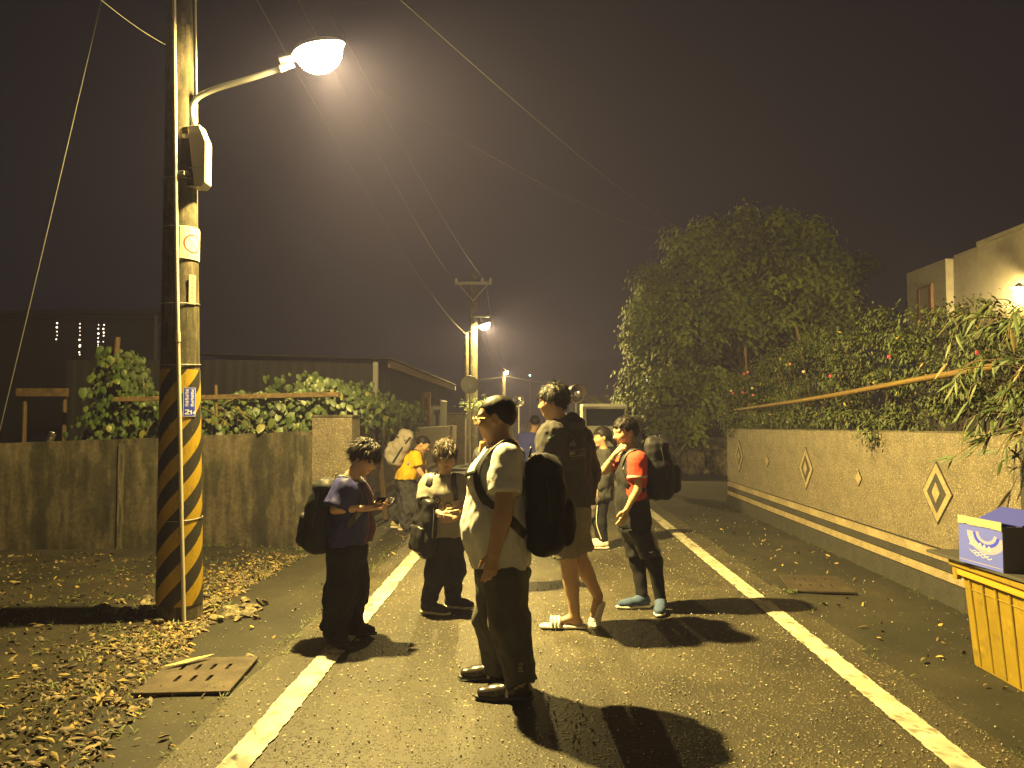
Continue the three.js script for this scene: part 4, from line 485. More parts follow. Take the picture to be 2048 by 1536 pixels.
// a hand: palm of four bones, four fingers of three joints and a thumb; d along the fingers, pn out of the palm, sd towards the thumb
function handPrims(w, d, pn, sd, s, curl, spread = 1) {
  d = nrm(d); sd = nrm(add(sd, d, -dot(sd, d))); pn = nrm(pn); pn = nrm(add(add(pn, d, -dot(pn, d)), sd, -dot(pn, sd))); const P = (a, b, c) => add(add(add(w, d, a * s), sd, b * s), pn, c * s), o = [], F = [[0.03, 0.086, 0.07], [0.01, 0.09, 0.078], [-0.011, 0.087, 0.072], [-0.03, 0.078, 0.056]], tips = [];
  F.forEach(([b, a, L], i) => { const kn = P(a, b, 0.002); o.push(cap(P(0.005, b * 0.55, 0), kn, 0.0135 * s, 0.0105 * s)); const c = curl[Math.min(i, curl.length - 1)]; let dir = nrm(add(d, sd, b * 2.2 * spread)), p = kn, ang = 0; for (const [f, g] of [[0.45, 0.9], [0.32, 1.1], [0.23, 0.8]]) { ang += c * g; const q = add(p, add([dir[0] * Math.cos(ang), dir[1] * Math.cos(ang), dir[2] * Math.cos(ang)], pn, Math.sin(ang)), L * f * s); o.push(cap(p, q, 0.0092 * s, 0.0078 * s)); p = q; } tips.push(p); });
  const t0 = P(0.018, 0.02, 0.004), t1 = P(0.05, 0.05, 0.014), t2 = P(0.083, 0.055, 0.024 + 0.02 * curl[0]); o.push(cap(t0, t1, 0.014 * s, 0.0105 * s), cap(t1, t2, 0.01 * s, 0.008 * s)); return { prims: o, pts: [w, ...tips, t2, P(0.09, 0, 0)] };
}
const clothBump = dataTex(512, 512, (u, v) => { const w = tf(u, v * 0.35 + 0.12 * tn(u, v, 5, 2), 7, 3, 3), r = 1 - Math.abs(2 * tn(u + 0.35 * v, v * 0.5, 7, 9) - 1), k = 0.55 * w + 0.35 * r * r + 0.02 * tn(u, v, 200, 5); return [k, k, k]; }, false);
const cloth = (c, o = {}) => phys({ color: rgb(...c), roughness: 0.9, specularIntensity: 0.35, sheen: 0.06, sheenRoughness: 0.6, sheenColor: rgb(0.5, 0.5, 0.5), bumpMap: rep(clothBump, 1.7), bumpScale: 0.007, ...o });
const hairMat = phys({ color: rgb(0.011, 0.009, 0.008), roughness: 0.5, specularIntensity: 0.4, side: THREE.DoubleSide }), hairBrown = phys({ color: rgb(0.03, 0.021, 0.014), roughness: 0.5, specularIntensity: 0.5, side: THREE.DoubleSide });
const shiny = std({ color: rgb(0.02, 0.02, 0.022), roughness: 0.35 });
function person(label, P, o) {
  const T = thing('person', label, 'person', P.pos, 'group of young people on the lane'), k = o.scale ?? 1, SK = o.skin ?? [0.45, 0.27, 0.16];
  const [shA, elA, wrA] = P.armA, [shB, elB, wrB] = P.armB, S = nrm(sub(shA, shB)), fat = o.fat ?? 1, fwd = nrm(o.face);
  const hd = (o.hd ?? [0.105, 0.1, 0.105]).map((v) => v), hw = o.hw ?? [0.15, 0.14, 0.15], neckUp = add(P.head, nrm(o.up ?? [0, 1, 0]), -0.06);
  const feet = [P.legA, P.legB].map((l, i) => ({ hip: l[0], knee: l[1], ank: [l[2][0], i === o.lifted ? l[2][1] : Math.max(0.07, Math.min(l[2][1], 0.085)), l[2][2]], toe: [l[3][0], i === o.lifted ? l[3][1] : 0.03, l[3][2]] }));
  const torso = (g, sx = 1) => [cap(P.pelvis, P.waist, hd[2] + g, hd[1] + g, S, hw[2] / hd[2] * sx), cap(P.waist, P.chest, hd[1] + g, hd[0] + g, S, hw[0] / hd[0] * sx), cap(P.chest, add(P.neck, [0, -0.05, 0]), hd[0] * 0.95 + g, 0.06 + g * 0.5, S, 1.35)];
  const girdle = (g) => [cap(add(P.neck, [0, -0.045, 0]), shA, 0.052 * k + g, 0.056 * k + g), cap(add(P.neck, [0, -0.045, 0]), shB, 0.052 * k + g, 0.056 * k + g)];
  const HF = headFrame(P.head, o.face, o.up ?? [0, 1, 0], o.headH ?? 0.225), neckR = (o.neckR ?? 0.05) * k;
  const HA = handPrims(wrA, o.handA[0], o.handA[1], o.handA[2], k * 0.92, o.curlA ?? [0.3, 0.4, 0.45, 0.5]), HB = handPrims(wrB, o.handB[0], o.handB[1], o.handB[2], k * 0.92, o.curlB ?? [0.3, 0.4, 0.45, 0.5]);
  // --- body: one continuous skin
  const limb = (a, b, c, r) => [cap(a, b, r[0] * k, r[1] * k), cap(b, c, r[1] * k * 1.02, r[2] * k), cap(mix3(b, c, 0.12), mix3(b, c, 0.45), r[1] * k * 1.04, r[1] * k * 0.92)];
  const ar = (o.armR ?? [0.046, 0.039, 0.026]).map((v) => v * (o.armFat ?? 1)), lr = [0.078, 0.05, 0.034].map((v) => v * (o.legFat ?? 1));
  const bodyP = [...torso(-0.02), ...girdle(-0.012), cap(P.neck, neckUp, neckR * 1.1, neckR), ...limb(shA, elA, wrA, ar), ...limb(shB, elB, wrB, ar)];
  for (const f of feet) { bodyP.push(...limb(f.hip, f.knee, f.ank, lr)); const calf = mix3(f.knee, f.ank, 0.3); bodyP.push(cap(calf, mix3(f.knee, f.ank, 0.55), 0.052 * k * (o.legFat ?? 1), 0.042 * k * (o.legFat ?? 1))); if (o.bare) { const fd = nrm(sub(f.toe, f.ank)); bodyP.push(cap(f.ank, f.toe, 0.034, 0.024), cap(add(f.ank, [0, -0.035, 0]), add(f.ank, [-fd[0] * 0.03, -0.04, -fd[2] * 0.03]), 0.034, 0.03)); } }
  const groups = [blend(bodyP.slice(0, 3), 0.05), blend(bodyP.slice(3, 6), 0.02), blend(bodyP.slice(6, 9), 0.008), blend(bodyP.slice(9, 12), 0.008)]; { const n = (bodyP.length - 12) / 2; groups.push(blend(bodyP.slice(12, 12 + n), 0.01), blend(bodyP.slice(12 + n), 0.01)); } const body = blend(groups, 0.03), pts = [P.head, P.neck, P.pelvis, shA, elA, wrA, shB, elB, wrB, ...feet.flatMap((f) => [f.hip, f.knee, f.ank, f.toe])];
  const tone = (x, y, z) => { const v = 1 + 0.14 * fbm(x * 14, y * 14, z * 14, 3); return [SK[0] * v, SK[1] * v, SK[2] * v]; };
  const [bl, bh] = bounds(pts, 0.15); bh[1] = P.head[1] - 0.02;
  const geos = [nets(body, bl, bh, 0.0125, tone)];
  const headF = (x, y, z) => { const l = HF.to(x, y, z); return smin(headField(...l) * HF.H, cap(P.neck, neckUp, neckR * 1.1, neckR)(x, y, z), 0.03); };
  const headTone = (x, y, z) => { const l = HF.to(x, y, z), ax = Math.abs(l[0]), t = tone(x, y, z); if (l[2] > 0.25 && Math.hypot(l[0] / 0.11, (l[1] + 0.26) / 0.055) < 1) return [t[0] * 0.8, t[1] * 0.5, t[2] * 0.5]; if (l[2] > 0.15 && ax > 0.06 && ax < 0.22 && Math.abs(l[1] - 0.1 + 2.2 * (ax - 0.13) ** 2) < 0.014) return [t[0] * 0.22, t[1] * 0.22, t[2] * 0.24]; if (l[2] > 0.2 && ax > 0.09 && ax < 0.2 && Math.abs(l[1] - 0.03 + 2 * (ax - 0.145) ** 2) < 0.009) return [t[0] * 0.3, t[1] * 0.28, t[2] * 0.28]; return t; };
  const [hl, hh] = [add(P.head, [1, 1, 1], -HF.H * 0.62), add(P.head, [1, 1, 1], HF.H * 0.62)]; geos.push(nets(headF, hl, hh, HF.H > 0 && o.far ? 0.008 : 0.0042, headTone));
  for (const s of [-1, 1]) { const e = HF.from([s * 0.146, 0.0, 0.338]), g = new THREE.SphereGeometry(0.045 * HF.H, 14, 10), cl = new Float32Array(g.attributes.position.count * 3), p = g.attributes.position, ir = HF.from([s * 0.14, -0.004, 0.4]); for (let i = 0; i < p.count; i++) { const w = [p.getX(i) + e[0], p.getY(i) + e[1], p.getZ(i) + e[2]], q = len(sub(w, ir)) / HF.H; cl.set(q < 0.032 ? [0.008, 0.006, 0.005] : [0.5, 0.48, 0.44], i * 3); } g.deleteAttribute('uv'); g.setAttribute('color', new THREE.BufferAttribute(cl, 3)); geos.push(g.translate(...e)); }
  for (const [h, el, wr] of [[HA, elA, wrA], [HB, elB, wrB]]) { const f = blend([...h.prims, cap(mix3(wr, el, 0.25), wr, ar[2] * k * 1.1, ar[2] * k * 0.92)], 0.008), [a, b] = bounds(h.pts, 0.03); geos.push(nets(f, a, b, o.far ? 0.006 : 0.004, tone)); }
  part('body', mergeGeometries(geos.map((g) => { g = g.index ? g.toNonIndexed() : g; g.deleteAttribute('uv'); return g; })), M.skin, T);
  // --- clothes
  const cell = o.far ? 0.012 : 0.0085, out = { T, HF, P, feet, S, HA, HB };
  const wrk = (amp, fr, sx = 0) => (x, y, z) => amp * (n3(x * fr + sx, y * fr * 0.55 + 0.6 * x * fr, z * fr) + 0.5 * n3(x * fr * 2.3, y * fr * 1.6 + sx, z * fr * 2.3));
  const sh = o.shirt; if (sh) {
    const base = blend([...torso(sh.grow, 1.02), ...girdle(sh.grow * 0.8)], 0.06), W = wrk(sh.amp ?? 0.012, 11, P.pos[0] * 3);
    const sleeves = [[shA, elA, wrA], [shB, elB, wrB]].map(([s, e, w]) => { const t = sh.sleeve, end = t <= 1 ? mix3(s, e, t) : mix3(e, w, t - 1), d = nrm(t <= 1 ? sub(e, s) : sub(w, e)), r0 = ar[0] * k + sh.grow + 0.012, r1 = (t <= 1 ? ar[0] * k + sh.grow * 1.25 + 0.014 : ar[1] * k + sh.grow), f = t <= 1 ? cap(s, add(end, d, 0.05), r0, r1) : blend([cap(s, e, r0, r1), cap(e, add(end, d, 0.05), r1, ar[2] * k + sh.grow)], 0.03), pl = dot(end, d); return (x, y, z) => smax(f(x, y, z), x * d[0] + y * d[1] + z * d[2] - pl, 0.006); });
    const hem = P.hem, nk = dot(add(P.neck, [0, sh.neck ?? 0.012, 0]), o.neckN ?? [0, 1, 0]), NN = o.neckN ?? [0, 1, 0];
    const flare = (x, y, z) => 0.012 * sstep(hem + 0.3, hem, y) + 0.005 * Math.sin(Math.atan2(z - P.pelvis[2], x - P.pelvis[0]) * 7 + 2) * sstep(hem + 0.25, hem, y);
    const f = (x, y, z) => { let d = base(x, y, z) - flare(x, y, z); d = smax(d, hem - y + 0.012 * n3(x * 6, 0, z * 6), 0.008); d = smax(d, x * NN[0] + y * NN[1] + z * NN[2] - nk, 0.006); for (const q of sleeves) d = smin(d, q(x, y, z), 0.03); return d + W(x, y, z); };
    const [a, b] = bounds([P.neck, P.pelvis, shA, elA, shB, elB, ...(sh.sleeve > 1 ? [wrA, wrB] : [])], 0.24); out.shirtF = f;
    out.shirt = part(sh.name ?? 'shirt', metreUV(nets(f, a, b, cell, sh.tint)), sh.mat, T);
  }
  const bt = o.bottom; for (const b of bt ? [].concat(bt) : []) {
    const W = wrk(b.amp ?? 0.012, 10, 7), hips = blend([cap(add(P.pelvis, [0, 0.05, 0]), mix3(feet[0].hip, feet[1].hip, 0.5), hd[2] + b.grow, hd[2] + b.grow * 0.8, S, hw[2] / hd[2])], 0.03);
    const legs = feet.map((q) => { const r = [lr[0] * k * 1.06 + b.grow, lr[1] * k * 1.12 + b.grow + (b.loose ?? 0), lr[2] * k + b.grow + (b.loose ?? 0) * 1.2], f = blend([cap(q.hip, q.knee, r[0], r[1]), cap(q.knee, q.ank, r[1], r[2])], 0.05), t = b.len, end = t <= 1 ? mix3(q.hip, q.knee, t) : mix3(q.knee, q.ank, t - 1), d = nrm(t <= 1 ? sub(q.knee, q.hip) : sub(q.ank, q.knee)), pl = dot(end, d); return (x, y, z) => smax(f(x, y, z), x * d[0] + y * d[1] + z * d[2] - pl, 0.006); });
    const f = (x, y, z) => { let d = hips(x, y, z); for (const q of legs) d = smin(d, q(x, y, z), 0.035); return d + (o.shirt ? 0.045 * sstep(P.hem - 0.03, P.hem + 0.06, y) : 0) + W(x, y, z) * (1 + 0.8 * sstep(0.35, 0.08, y) * (b.len > 1 ? 1 : 0)); };
    const [a, c] = bounds([P.pelvis, ...feet.flatMap((q) => [q.hip, q.knee, q.ank])], 0.2); part(b.name, metreUV(nets(f, a, c, cell, b.tint)), b.mat, T); out.bottomF = f;
  }
  const ha = o.hair; if (ha) {
    const H = HF.H, Y = (z) => { const c = ha.line ?? [[0.5, 0.22], [0.2, 0.2], [0.12, 0.05], [0.04, -0.05], [-0.06, 0.02], [-0.12, -0.1], [-0.45, -0.33]]; for (let i = 1; i < c.length; i++) if (z >= c[i][0]) { const t = (z - c[i][0]) / (c[i - 1][0] - c[i][0]); return c[i][1] + (c[i - 1][1] - c[i][1]) * t; } return c[c.length - 1][1]; };
    const f = (x, y, z) => { const l = HF.to(x, y, z), n = ha.amp * (n3(l[0] * ha.fr, l[1] * ha.fr * 0.45, l[2] * ha.fr) + 0.6 * n3(l[0] * ha.fr * 2.2, l[1] * ha.fr * 0.8, l[2] * ha.fr * 2.2)), dl = l[1] > 0.05 ? 0 : (0.05 - l[1]) * 0.12; let d = ell(l[0], l[1], l[2], 0, 0.12, -0.05, 0.335 + ha.t - dl, 0.375 + ha.t * 1.2, 0.425 + ha.t) + n; const cut = (Y(l[2]) + 0.5 * ha.amp * n3(l[0] * ha.fr * 1.6, 3, l[2] * ha.fr) - l[1]) * 0.75; d = smax(d, cut, 0.02); return d * H; };
    const scalp = nets(f, add(P.head, [1, 1, 1], -H * 0.72), add(P.head, [1, 1, 1], H * 0.72), o.far ? 0.007 : 0.0042), sp = [], si = [], pp = scalp.attributes.position, nn = scalp.attributes.normal, cnt = o.far ? 500 : 1500, SL = (ha.strand ?? 0.05) * H / 0.225;
    for (let q = 0; q < cnt; q++) { const i = Math.floor(rnd() * pp.count); let p = [pp.getX(i), pp.getY(i), pp.getZ(i)], n = [nn.getX(i), nn.getY(i), nn.getZ(i)], l = HF.to(...p); if (l[1] < Y(l[2]) - 0.02) continue; let dir = nrm(add(add(add(HF.U, HF.U, -1.9), HF.F, l[2] > 0.1 ? 0.9 : -0.35), [gauss(), gauss(), gauss()], 0.55)); dir = nrm(add(dir, n, -dot(dir, n) + 0.22 + 0.25 * rnd())); const w = nrm(crs(dir, n)), b = sp.length / 3, L = SL * rr(0.5, 1.2), wd = 0.0022; p = add(p, n, -0.002); for (let k = 0; k < 4; k++) { const t = k / 3, c = add(add(p, dir, L * t), n, -L * 0.3 * t * t), ww = wd * (1 - t * 0.85); sp.push(...add(c, w, -ww), ...add(c, w, ww)); if (k < 3) { const a = b + k * 2; si.push(a, a + 1, a + 2, a + 1, a + 3, a + 2); } } }
    const sg = new THREE.BufferGeometry(); sg.setAttribute('position', new THREE.Float32BufferAttribute(sp, 3)); sg.setIndex(si); sg.computeVertexNormals();
    out.hair = part('hair', mergeGeometries([scalp, sg].map((g) => g.toNonIndexed())), ha.mat ?? hairMat, T);
  }
  if (!o.bare) feet.forEach((q, i) => { const s = o.shoe, fd = nrm([q.toe[0] - q.ank[0], 0, q.toe[2] - q.ank[2]]), side = [-fd[2], 0, fd[0]], heel = add(q.ank, fd, -0.035), L = (s.L ?? 0.2) * k, G = (a, y, b = 0) => { const p = add(add(heel, fd, a * L), side, b); return [p[0], y, p[2]]; }, g0 = Math.max(0, q.toe[1] - 0.03);
    const up = blend([cap(G(0.02, 0.055 + g0), G(0.3, 0.055 + g0), 0.034, 0.036, side, 1), cap(G(0.1, 0.085 + g0), q.ank, 0.036, 0.038), cap(G(0.3, 0.065 + g0), G(0.75, 0.045 + g0), 0.038, 0.03, side, 1.12), cap(G(0.7, 0.045 + g0), G(1.0, 0.04 + g0), 0.031, 0.025, side, 1.25)], 0.03), upper = (x, y, z) => smax(up(x, y, z), 0.02 + g0 - y, 0.004);
    const [a, b] = bounds([heel, G(1.05, 0.02), q.ank], 0.09), m = part('shoe', nets(upper, a, b, o.far ? 0.008 : 0.005), s.mat, T);
    const sole = blend([cap(G(0.0, 0.02 + g0), G(0.35, 0.02 + g0), 0.037, 0.034, [0, 1, 0], 0.5), cap(G(0.35, 0.02 + g0), G(0.75, 0.018 + g0), 0.034, 0.043, [0, 1, 0], 0.42), cap(G(0.75, 0.018 + g0), G(1.04, 0.02 + g0), 0.043, 0.031, [0, 1, 0], 0.42)], 0.02); part('sole', nets(sole, a, b, o.far ? 0.008 : 0.005), s.sole, m);
    if (s.lace) for (let j = 0; j < 4; j++) { const c = G(0.38 + j * 0.09, 0.097 - j * 0.008 + g0); part('lace', rod(add(c, side, -0.022), add(c, side, 0.022), 0.003, 0.003, 5), s.lace, m); } });
  return out;
}
M.skin = phys({ color: rgb(1, 1, 1), vertexColors: true, roughness: 0.55, sheen: 0.1, sheenColor: rgb(0.5, 0.3, 0.2) });
// a flat print that follows the cloth: points of a grid marched along dir onto the cloth's surface
function print(o, parent, name, origin, ux, uy, dir, nx, ny, mat, off = 0.003) {
  const pos = [], uv = [], idx = []; for (let j = 0; j <= ny; j++) for (let i = 0; i <= nx; i++) { let p = add(add(origin, ux, i / nx - 0.5), uy, j / ny - 0.5); p = add(p, dir, -0.15); for (let s = 0; s < 40; s++) { const d = o(...p) - off; if (d < 0.0005) break; p = add(p, dir, Math.min(d, 0.03) * 0.8); } pos.push(...p); uv.push(i / nx, j / ny); }
  for (let j = 0; j < ny; j++) for (let i = 0; i < nx; i++) { const a = j * (nx + 1) + i; idx.push(a, a + 1, a + nx + 1, a + 1, a + nx + 2, a + nx + 1); }
  const g = new THREE.BufferGeometry(); g.setAttribute('position', new THREE.Float32BufferAttribute(pos, 3)); g.setAttribute('uv', new THREE.Float32BufferAttribute(uv, 2)); g.setIndex(idx); g.computeVertexNormals(); return part(name, g, mat, parent);
}
const printMat = (w, h, draw) => std({ map: canvasTex(w, h, (c) => draw(c, w, h), true, false), transparent: true, alphaTest: 0.4, roughness: 0.8, side: THREE.DoubleSide });
// a webbing band laid along guide points that are snapped onto a surface
function band(f, guides, width, off, mat, parent, name = 'strap', thick = 0.005, free = []) {
  const P = guides.map((g, i) => (free.includes(i) ? g : snap(f, g, off))), N = P.map((p, i) => (free.includes(i) ? grad(f, p) : grad(f, p))), c = new THREE.CatmullRomCurve3(P.map((p) => new THREE.Vector3(...p)), false, 'centripetal'), cn = new THREE.CatmullRomCurve3(N.map((p) => new THREE.Vector3(...p))), n = 36, pos = [], idx = [];
  for (let i = 0; i <= n; i++) { const p = c.getPoint(i / n).toArray(), t = c.getTangent(i / n).toArray(), nn = nrm(cn.getPoint(i / n).toArray()), s = nrm(crs(t, nn)), u = nrm(crs(s, t)); for (const [a, b] of [[-1, 0], [-0.8, 1], [0.8, 1], [1, 0], [0.8, -1], [-0.8, -1]]) pos.push(...add(add(p, s, a * width / 2), u, b * thick)); }
  for (let i = 0; i < n; i++) for (let j = 0; j < 6; j++) { const a = i * 6 + j, b = i * 6 + (j + 1) % 6; idx.push(a, b, a + 6, b, b + 6, a + 6); }
  const g = new THREE.BufferGeometry(); g.setAttribute('position', new THREE.Float32BufferAttribute(pos, 3)); g.setIndex(idx); g.computeVertexNormals(); return part(name, g, mat, parent);
}
// a soft backpack in the frame (u up, s sideways, b away from the back) around centre c; dims w, h, d
function backpack(label, origin, c, u, b, dims, mats, opt = {}) {
  const t = thing('backpack', label, 'backpack', origin, 'backpacks and bags of the young people'); u = nrm(u); b = nrm(add(b, u, -dot(b, u))); const s = crs(u, b), [w, h, d] = dims, r = 0.26 * d + 0.015;
  const loc = (x, y, z) => { const p = [x - c[0], y - c[1], z - c[2]]; return [dot(p, s), dot(p, u), dot(p, b)]; }, rb = (l, hw, hh, hd, rad, o = [0, 0, 0]) => { const q = [Math.abs(l[0] - o[0]) - hw + rad, Math.abs(l[1] - o[1]) - hh + rad, Math.abs(l[2] - o[2]) - hd + rad]; return Math.hypot(Math.max(q[0], 0), Math.max(q[1], 0), Math.max(q[2], 0)) + Math.min(Math.max(...q), 0) - rad; };
  const sagg = (l) => [l[0], l[1], l[2] - 0.1 * d * Math.cos(l[1] / h * 3)], wr = (x, y, z, a) => a * (n3(x * 9, y * 9, z * 9) + 0.5 * n3(x * 22, y * 17, z * 22)), A = opt.amp ?? 0.012;
  const body = (x, y, z) => { const l = sagg(loc(x, y, z)), k = 1 - 0.13 * sstep(0.0, 0.5, l[1] / h); return rb(l, w / 2 * k, h / 2, d / 2 * k, Math.min(r, d / 2 * k * 0.95)) + wr(x, y, z, A); };
  const pocket = (x, y, z) => { const l = sagg(loc(x, y, z)); return rb(l, w * 0.4, h * 0.22, d * 0.22, d * 0.18, [0, -h * 0.2, d * 0.48]) + wr(x, y, z, A * 0.8); };
  const R = Math.hypot(w, h, d) / 2 + 0.08, lo = add(c, [1, 1, 1], -R), hi = add(c, [1, 1, 1], R), cell = opt.cell ?? 0.0095; const m = part('bag_body', metreUV(nets(body, lo, hi, cell)), mats[0], t); part('front_pocket', metreUV(nets(pocket, lo, hi, cell)), mats[1] ?? mats[0], t);
  const W = (a, e, f) => add(add(add(c, s, a * w), u, e * h), b, f * d); part('grab_loop', tube([W(-0.08, 0.47, -0.3), W(-0.05, 0.56, -0.25), W(0.05, 0.56, -0.25), W(0.08, 0.47, -0.3)], 0.006, 14, 6), mats[2] ?? mats[0], t);
  part('zip', tube([W(-0.42, -0.15, 0.2), W(-0.4, 0.3, 0.15), W(0, 0.47, 0.12), W(0.4, 0.3, 0.15), W(0.42, -0.15, 0.2)].map((p) => snap(body, p, 0.001)), 0.004, 40, 5), mats[2] ?? mats[0], t);
  return { t, W, body };
}
const black = cloth([0.014, 0.014, 0.016]), blackPoly = cloth([0.016, 0.016, 0.019], { roughness: 0.5 }), charcoal = cloth([0.05, 0.047, 0.045]), bagBlack = cloth([0.013, 0.013, 0.016], { roughness: 0.6 }), bagTrim = std({ color: rgb(0.025, 0.025, 0.028), roughness: 0.4 });
const rubber = std({ color: rgb(0.03, 0.03, 0.03), roughness: 0.6 }), whiteSole = std({ color: rgb(0.6, 0.57, 0.5), roughness: 0.6 });
const ln = (c, ...p) => { c.beginPath(); p.forEach(([x, y], i) => (i ? c.lineTo(x, y) : c.moveTo(x, y))); c.stroke(); };
{ // the short-haired boy with glasses in the middle, seen from his left side
  const P = POSE.big, o = person('boy in a pale T-shirt and glasses with short cropped hair, nearest the camera', P, { scale: 1.05, face: [-1, -0.05, -0.2], headH: 0.25, neckR: 0.062, hd: [0.135, 0.162, 0.14], hw: [0.158, 0.185, 0.168], armFat: 1.18, legFat: 1.18, skin: [0.408, 0.258, 0.175],
    handA: [[-0.12, -1, 0.05], [-0.5, 0, -0.8], [-0.9, 0, 0.4]], handB: [[-0.1, -1, 0], [0, 0, 1], [-1, 0, 0]], curlA: [0.22, 0.3, 0.34, 0.4],
    shirt: { grow: 0.014, sleeve: 0.62, mat: cloth([0.56, 0.56, 0.58]), amp: 0.011, neck: 0.015 }, bottom: { name: 'trousers', grow: 0.022, loose: 0.016, len: 1.97, mat: cloth([0.085, 0.083, 0.078]), amp: 0.016 },
    hair: { t: 0.012, amp: 0.006, fr: 9, strand: 0.008, line: [[0.5, 0.26], [0.22, 0.24], [0.16, 0.12], [0.02, 0.0], [-0.06, 0.06], [-0.14, -0.1], [-0.45, -0.3]] }, shoe: { L: 0.235, mat: std({ color: rgb(0.035, 0.03, 0.025), roughness: 0.28 }), sole: rubber } });
  o.feet.forEach((q) => { const m = o.T.children.filter((x) => x.name === 'shoe')[o.feet.indexOf(q)], d = nrm(sub(q.toe, q.ank)), s = nrm([-d[2], 0, d[0]]), c = add(q.ank, d, 0.075); part('buckle_strap', tube([add(add(c, s, -0.042), [0, -0.035, 0]), add(add(c, s, -0.026), [0, 0.022, 0]), add(c, [0, 0.034, 0]), add(add(c, s, 0.026), [0, 0.022, 0]), add(add(c, s, 0.042), [0, -0.035, 0])], 0.009, 18, 6), std({ color: rgb(0.5, 0.48, 0.44), roughness: 0.35 }), m); });
  const fr = std({ color: rgb(0.5, 0.38, 0.12), metalness: 0.8, roughness: 0.3 }), gl = part('eyeglasses', merged([-1, 1].map((s) => new THREE.TorusGeometry(0.026, 0.0016, 6, 28).scale(1, 0.8, 1).translate(s * 0.033, 0, 0)).concat([rod([-0.008, 0.004, 0], [0.008, 0.004, 0], 0.0015), ...[-1, 1].map((s) => rod([s * 0.058, 0.008, 0], [s * 0.08, 0.006, -0.115], 0.0018))])), fr, o.T);
  gl.position.set(...o.HF.from([0, -0.02, 0.475])); gl.quaternion.setFromRotationMatrix(new THREE.Matrix4().makeBasis(...[o.HF.L, o.HF.U, o.HF.F].map((v) => new THREE.Vector3(...v)))); gl.scale.setScalar(1.08);
  for (const s of [-1, 1]) part('lens', new THREE.CircleGeometry(0.0255, 24).scale(1, 0.8, 1).translate(s * 0.033, 0, 0), phys({ transmission: 1, roughness: 0.02, thickness: 0, color: rgb(0.95, 0.95, 0.93) }), gl);
  print(o.bottomF, o.T, 'trouser_print', add(P.legA[2], [0.0, 0.1, 0.0]), [0.05, 0, 0], [0.01, 0.13, 0], [0, 0, -1], 4, 8, printMat(64, 160, (c, w, h) => { c.clearRect(0, 0, w, h); c.fillStyle = '#9a927c'; c.save(); c.translate(14, 150); c.rotate(-1.5708); c.font = 'bold 44px sans-serif'; c.fillText('JAE', 4, 34); c.restore(); }));
  const B = backpack('big black backpack on the back of the boy in glasses', P.pos, [0.205, 1.03, -0.01], [-0.04, 1, 0], [1, 0, 0.05], [0.34, 0.54, 0.22], [bagBlack, bagBlack, bagTrim], { amp: 0.014 });
  for (const s of [1, -1]) { const z = s * 0.115; band(o.shirtF, [[0.09, 1.33, z * 0.8], [0.03, 1.42, z], [-0.06, 1.35, z * 1.05], [-0.13, 1.2, z * 1.1], [-0.1, 1.08, z * 1.5], [0.04, 0.95, z * 1.65], [0.12, 0.88, z * 1.3]], 0.055, 0.006, bagTrim, B.t); }
  band(o.shirtF, [[-0.13, 1.2, 0.13], [-0.16, 1.185, 0.05], [-0.16, 1.18, -0.05], [-0.13, 1.2, -0.13]], 0.022, 0.012, bagBlack, B.t, 'chest_strap', 0.006); part('buckle', box(0.03, 0.032, 0.04, -0.165, 1.185, 0.02), std({ color: rgb(0.35, 0.36, 0.38), roughness: 0.35 }), B.t);
  for (const z of [-0.04, 0.05]) part('compression_buckle', tube([B.W(z * 2, -0.05, 0.52), B.W(z * 2, -0.18, 0.6), B.W(z * 2, -0.3, 0.55)], 0.007, 10, 6), M.galv, B.t);
}
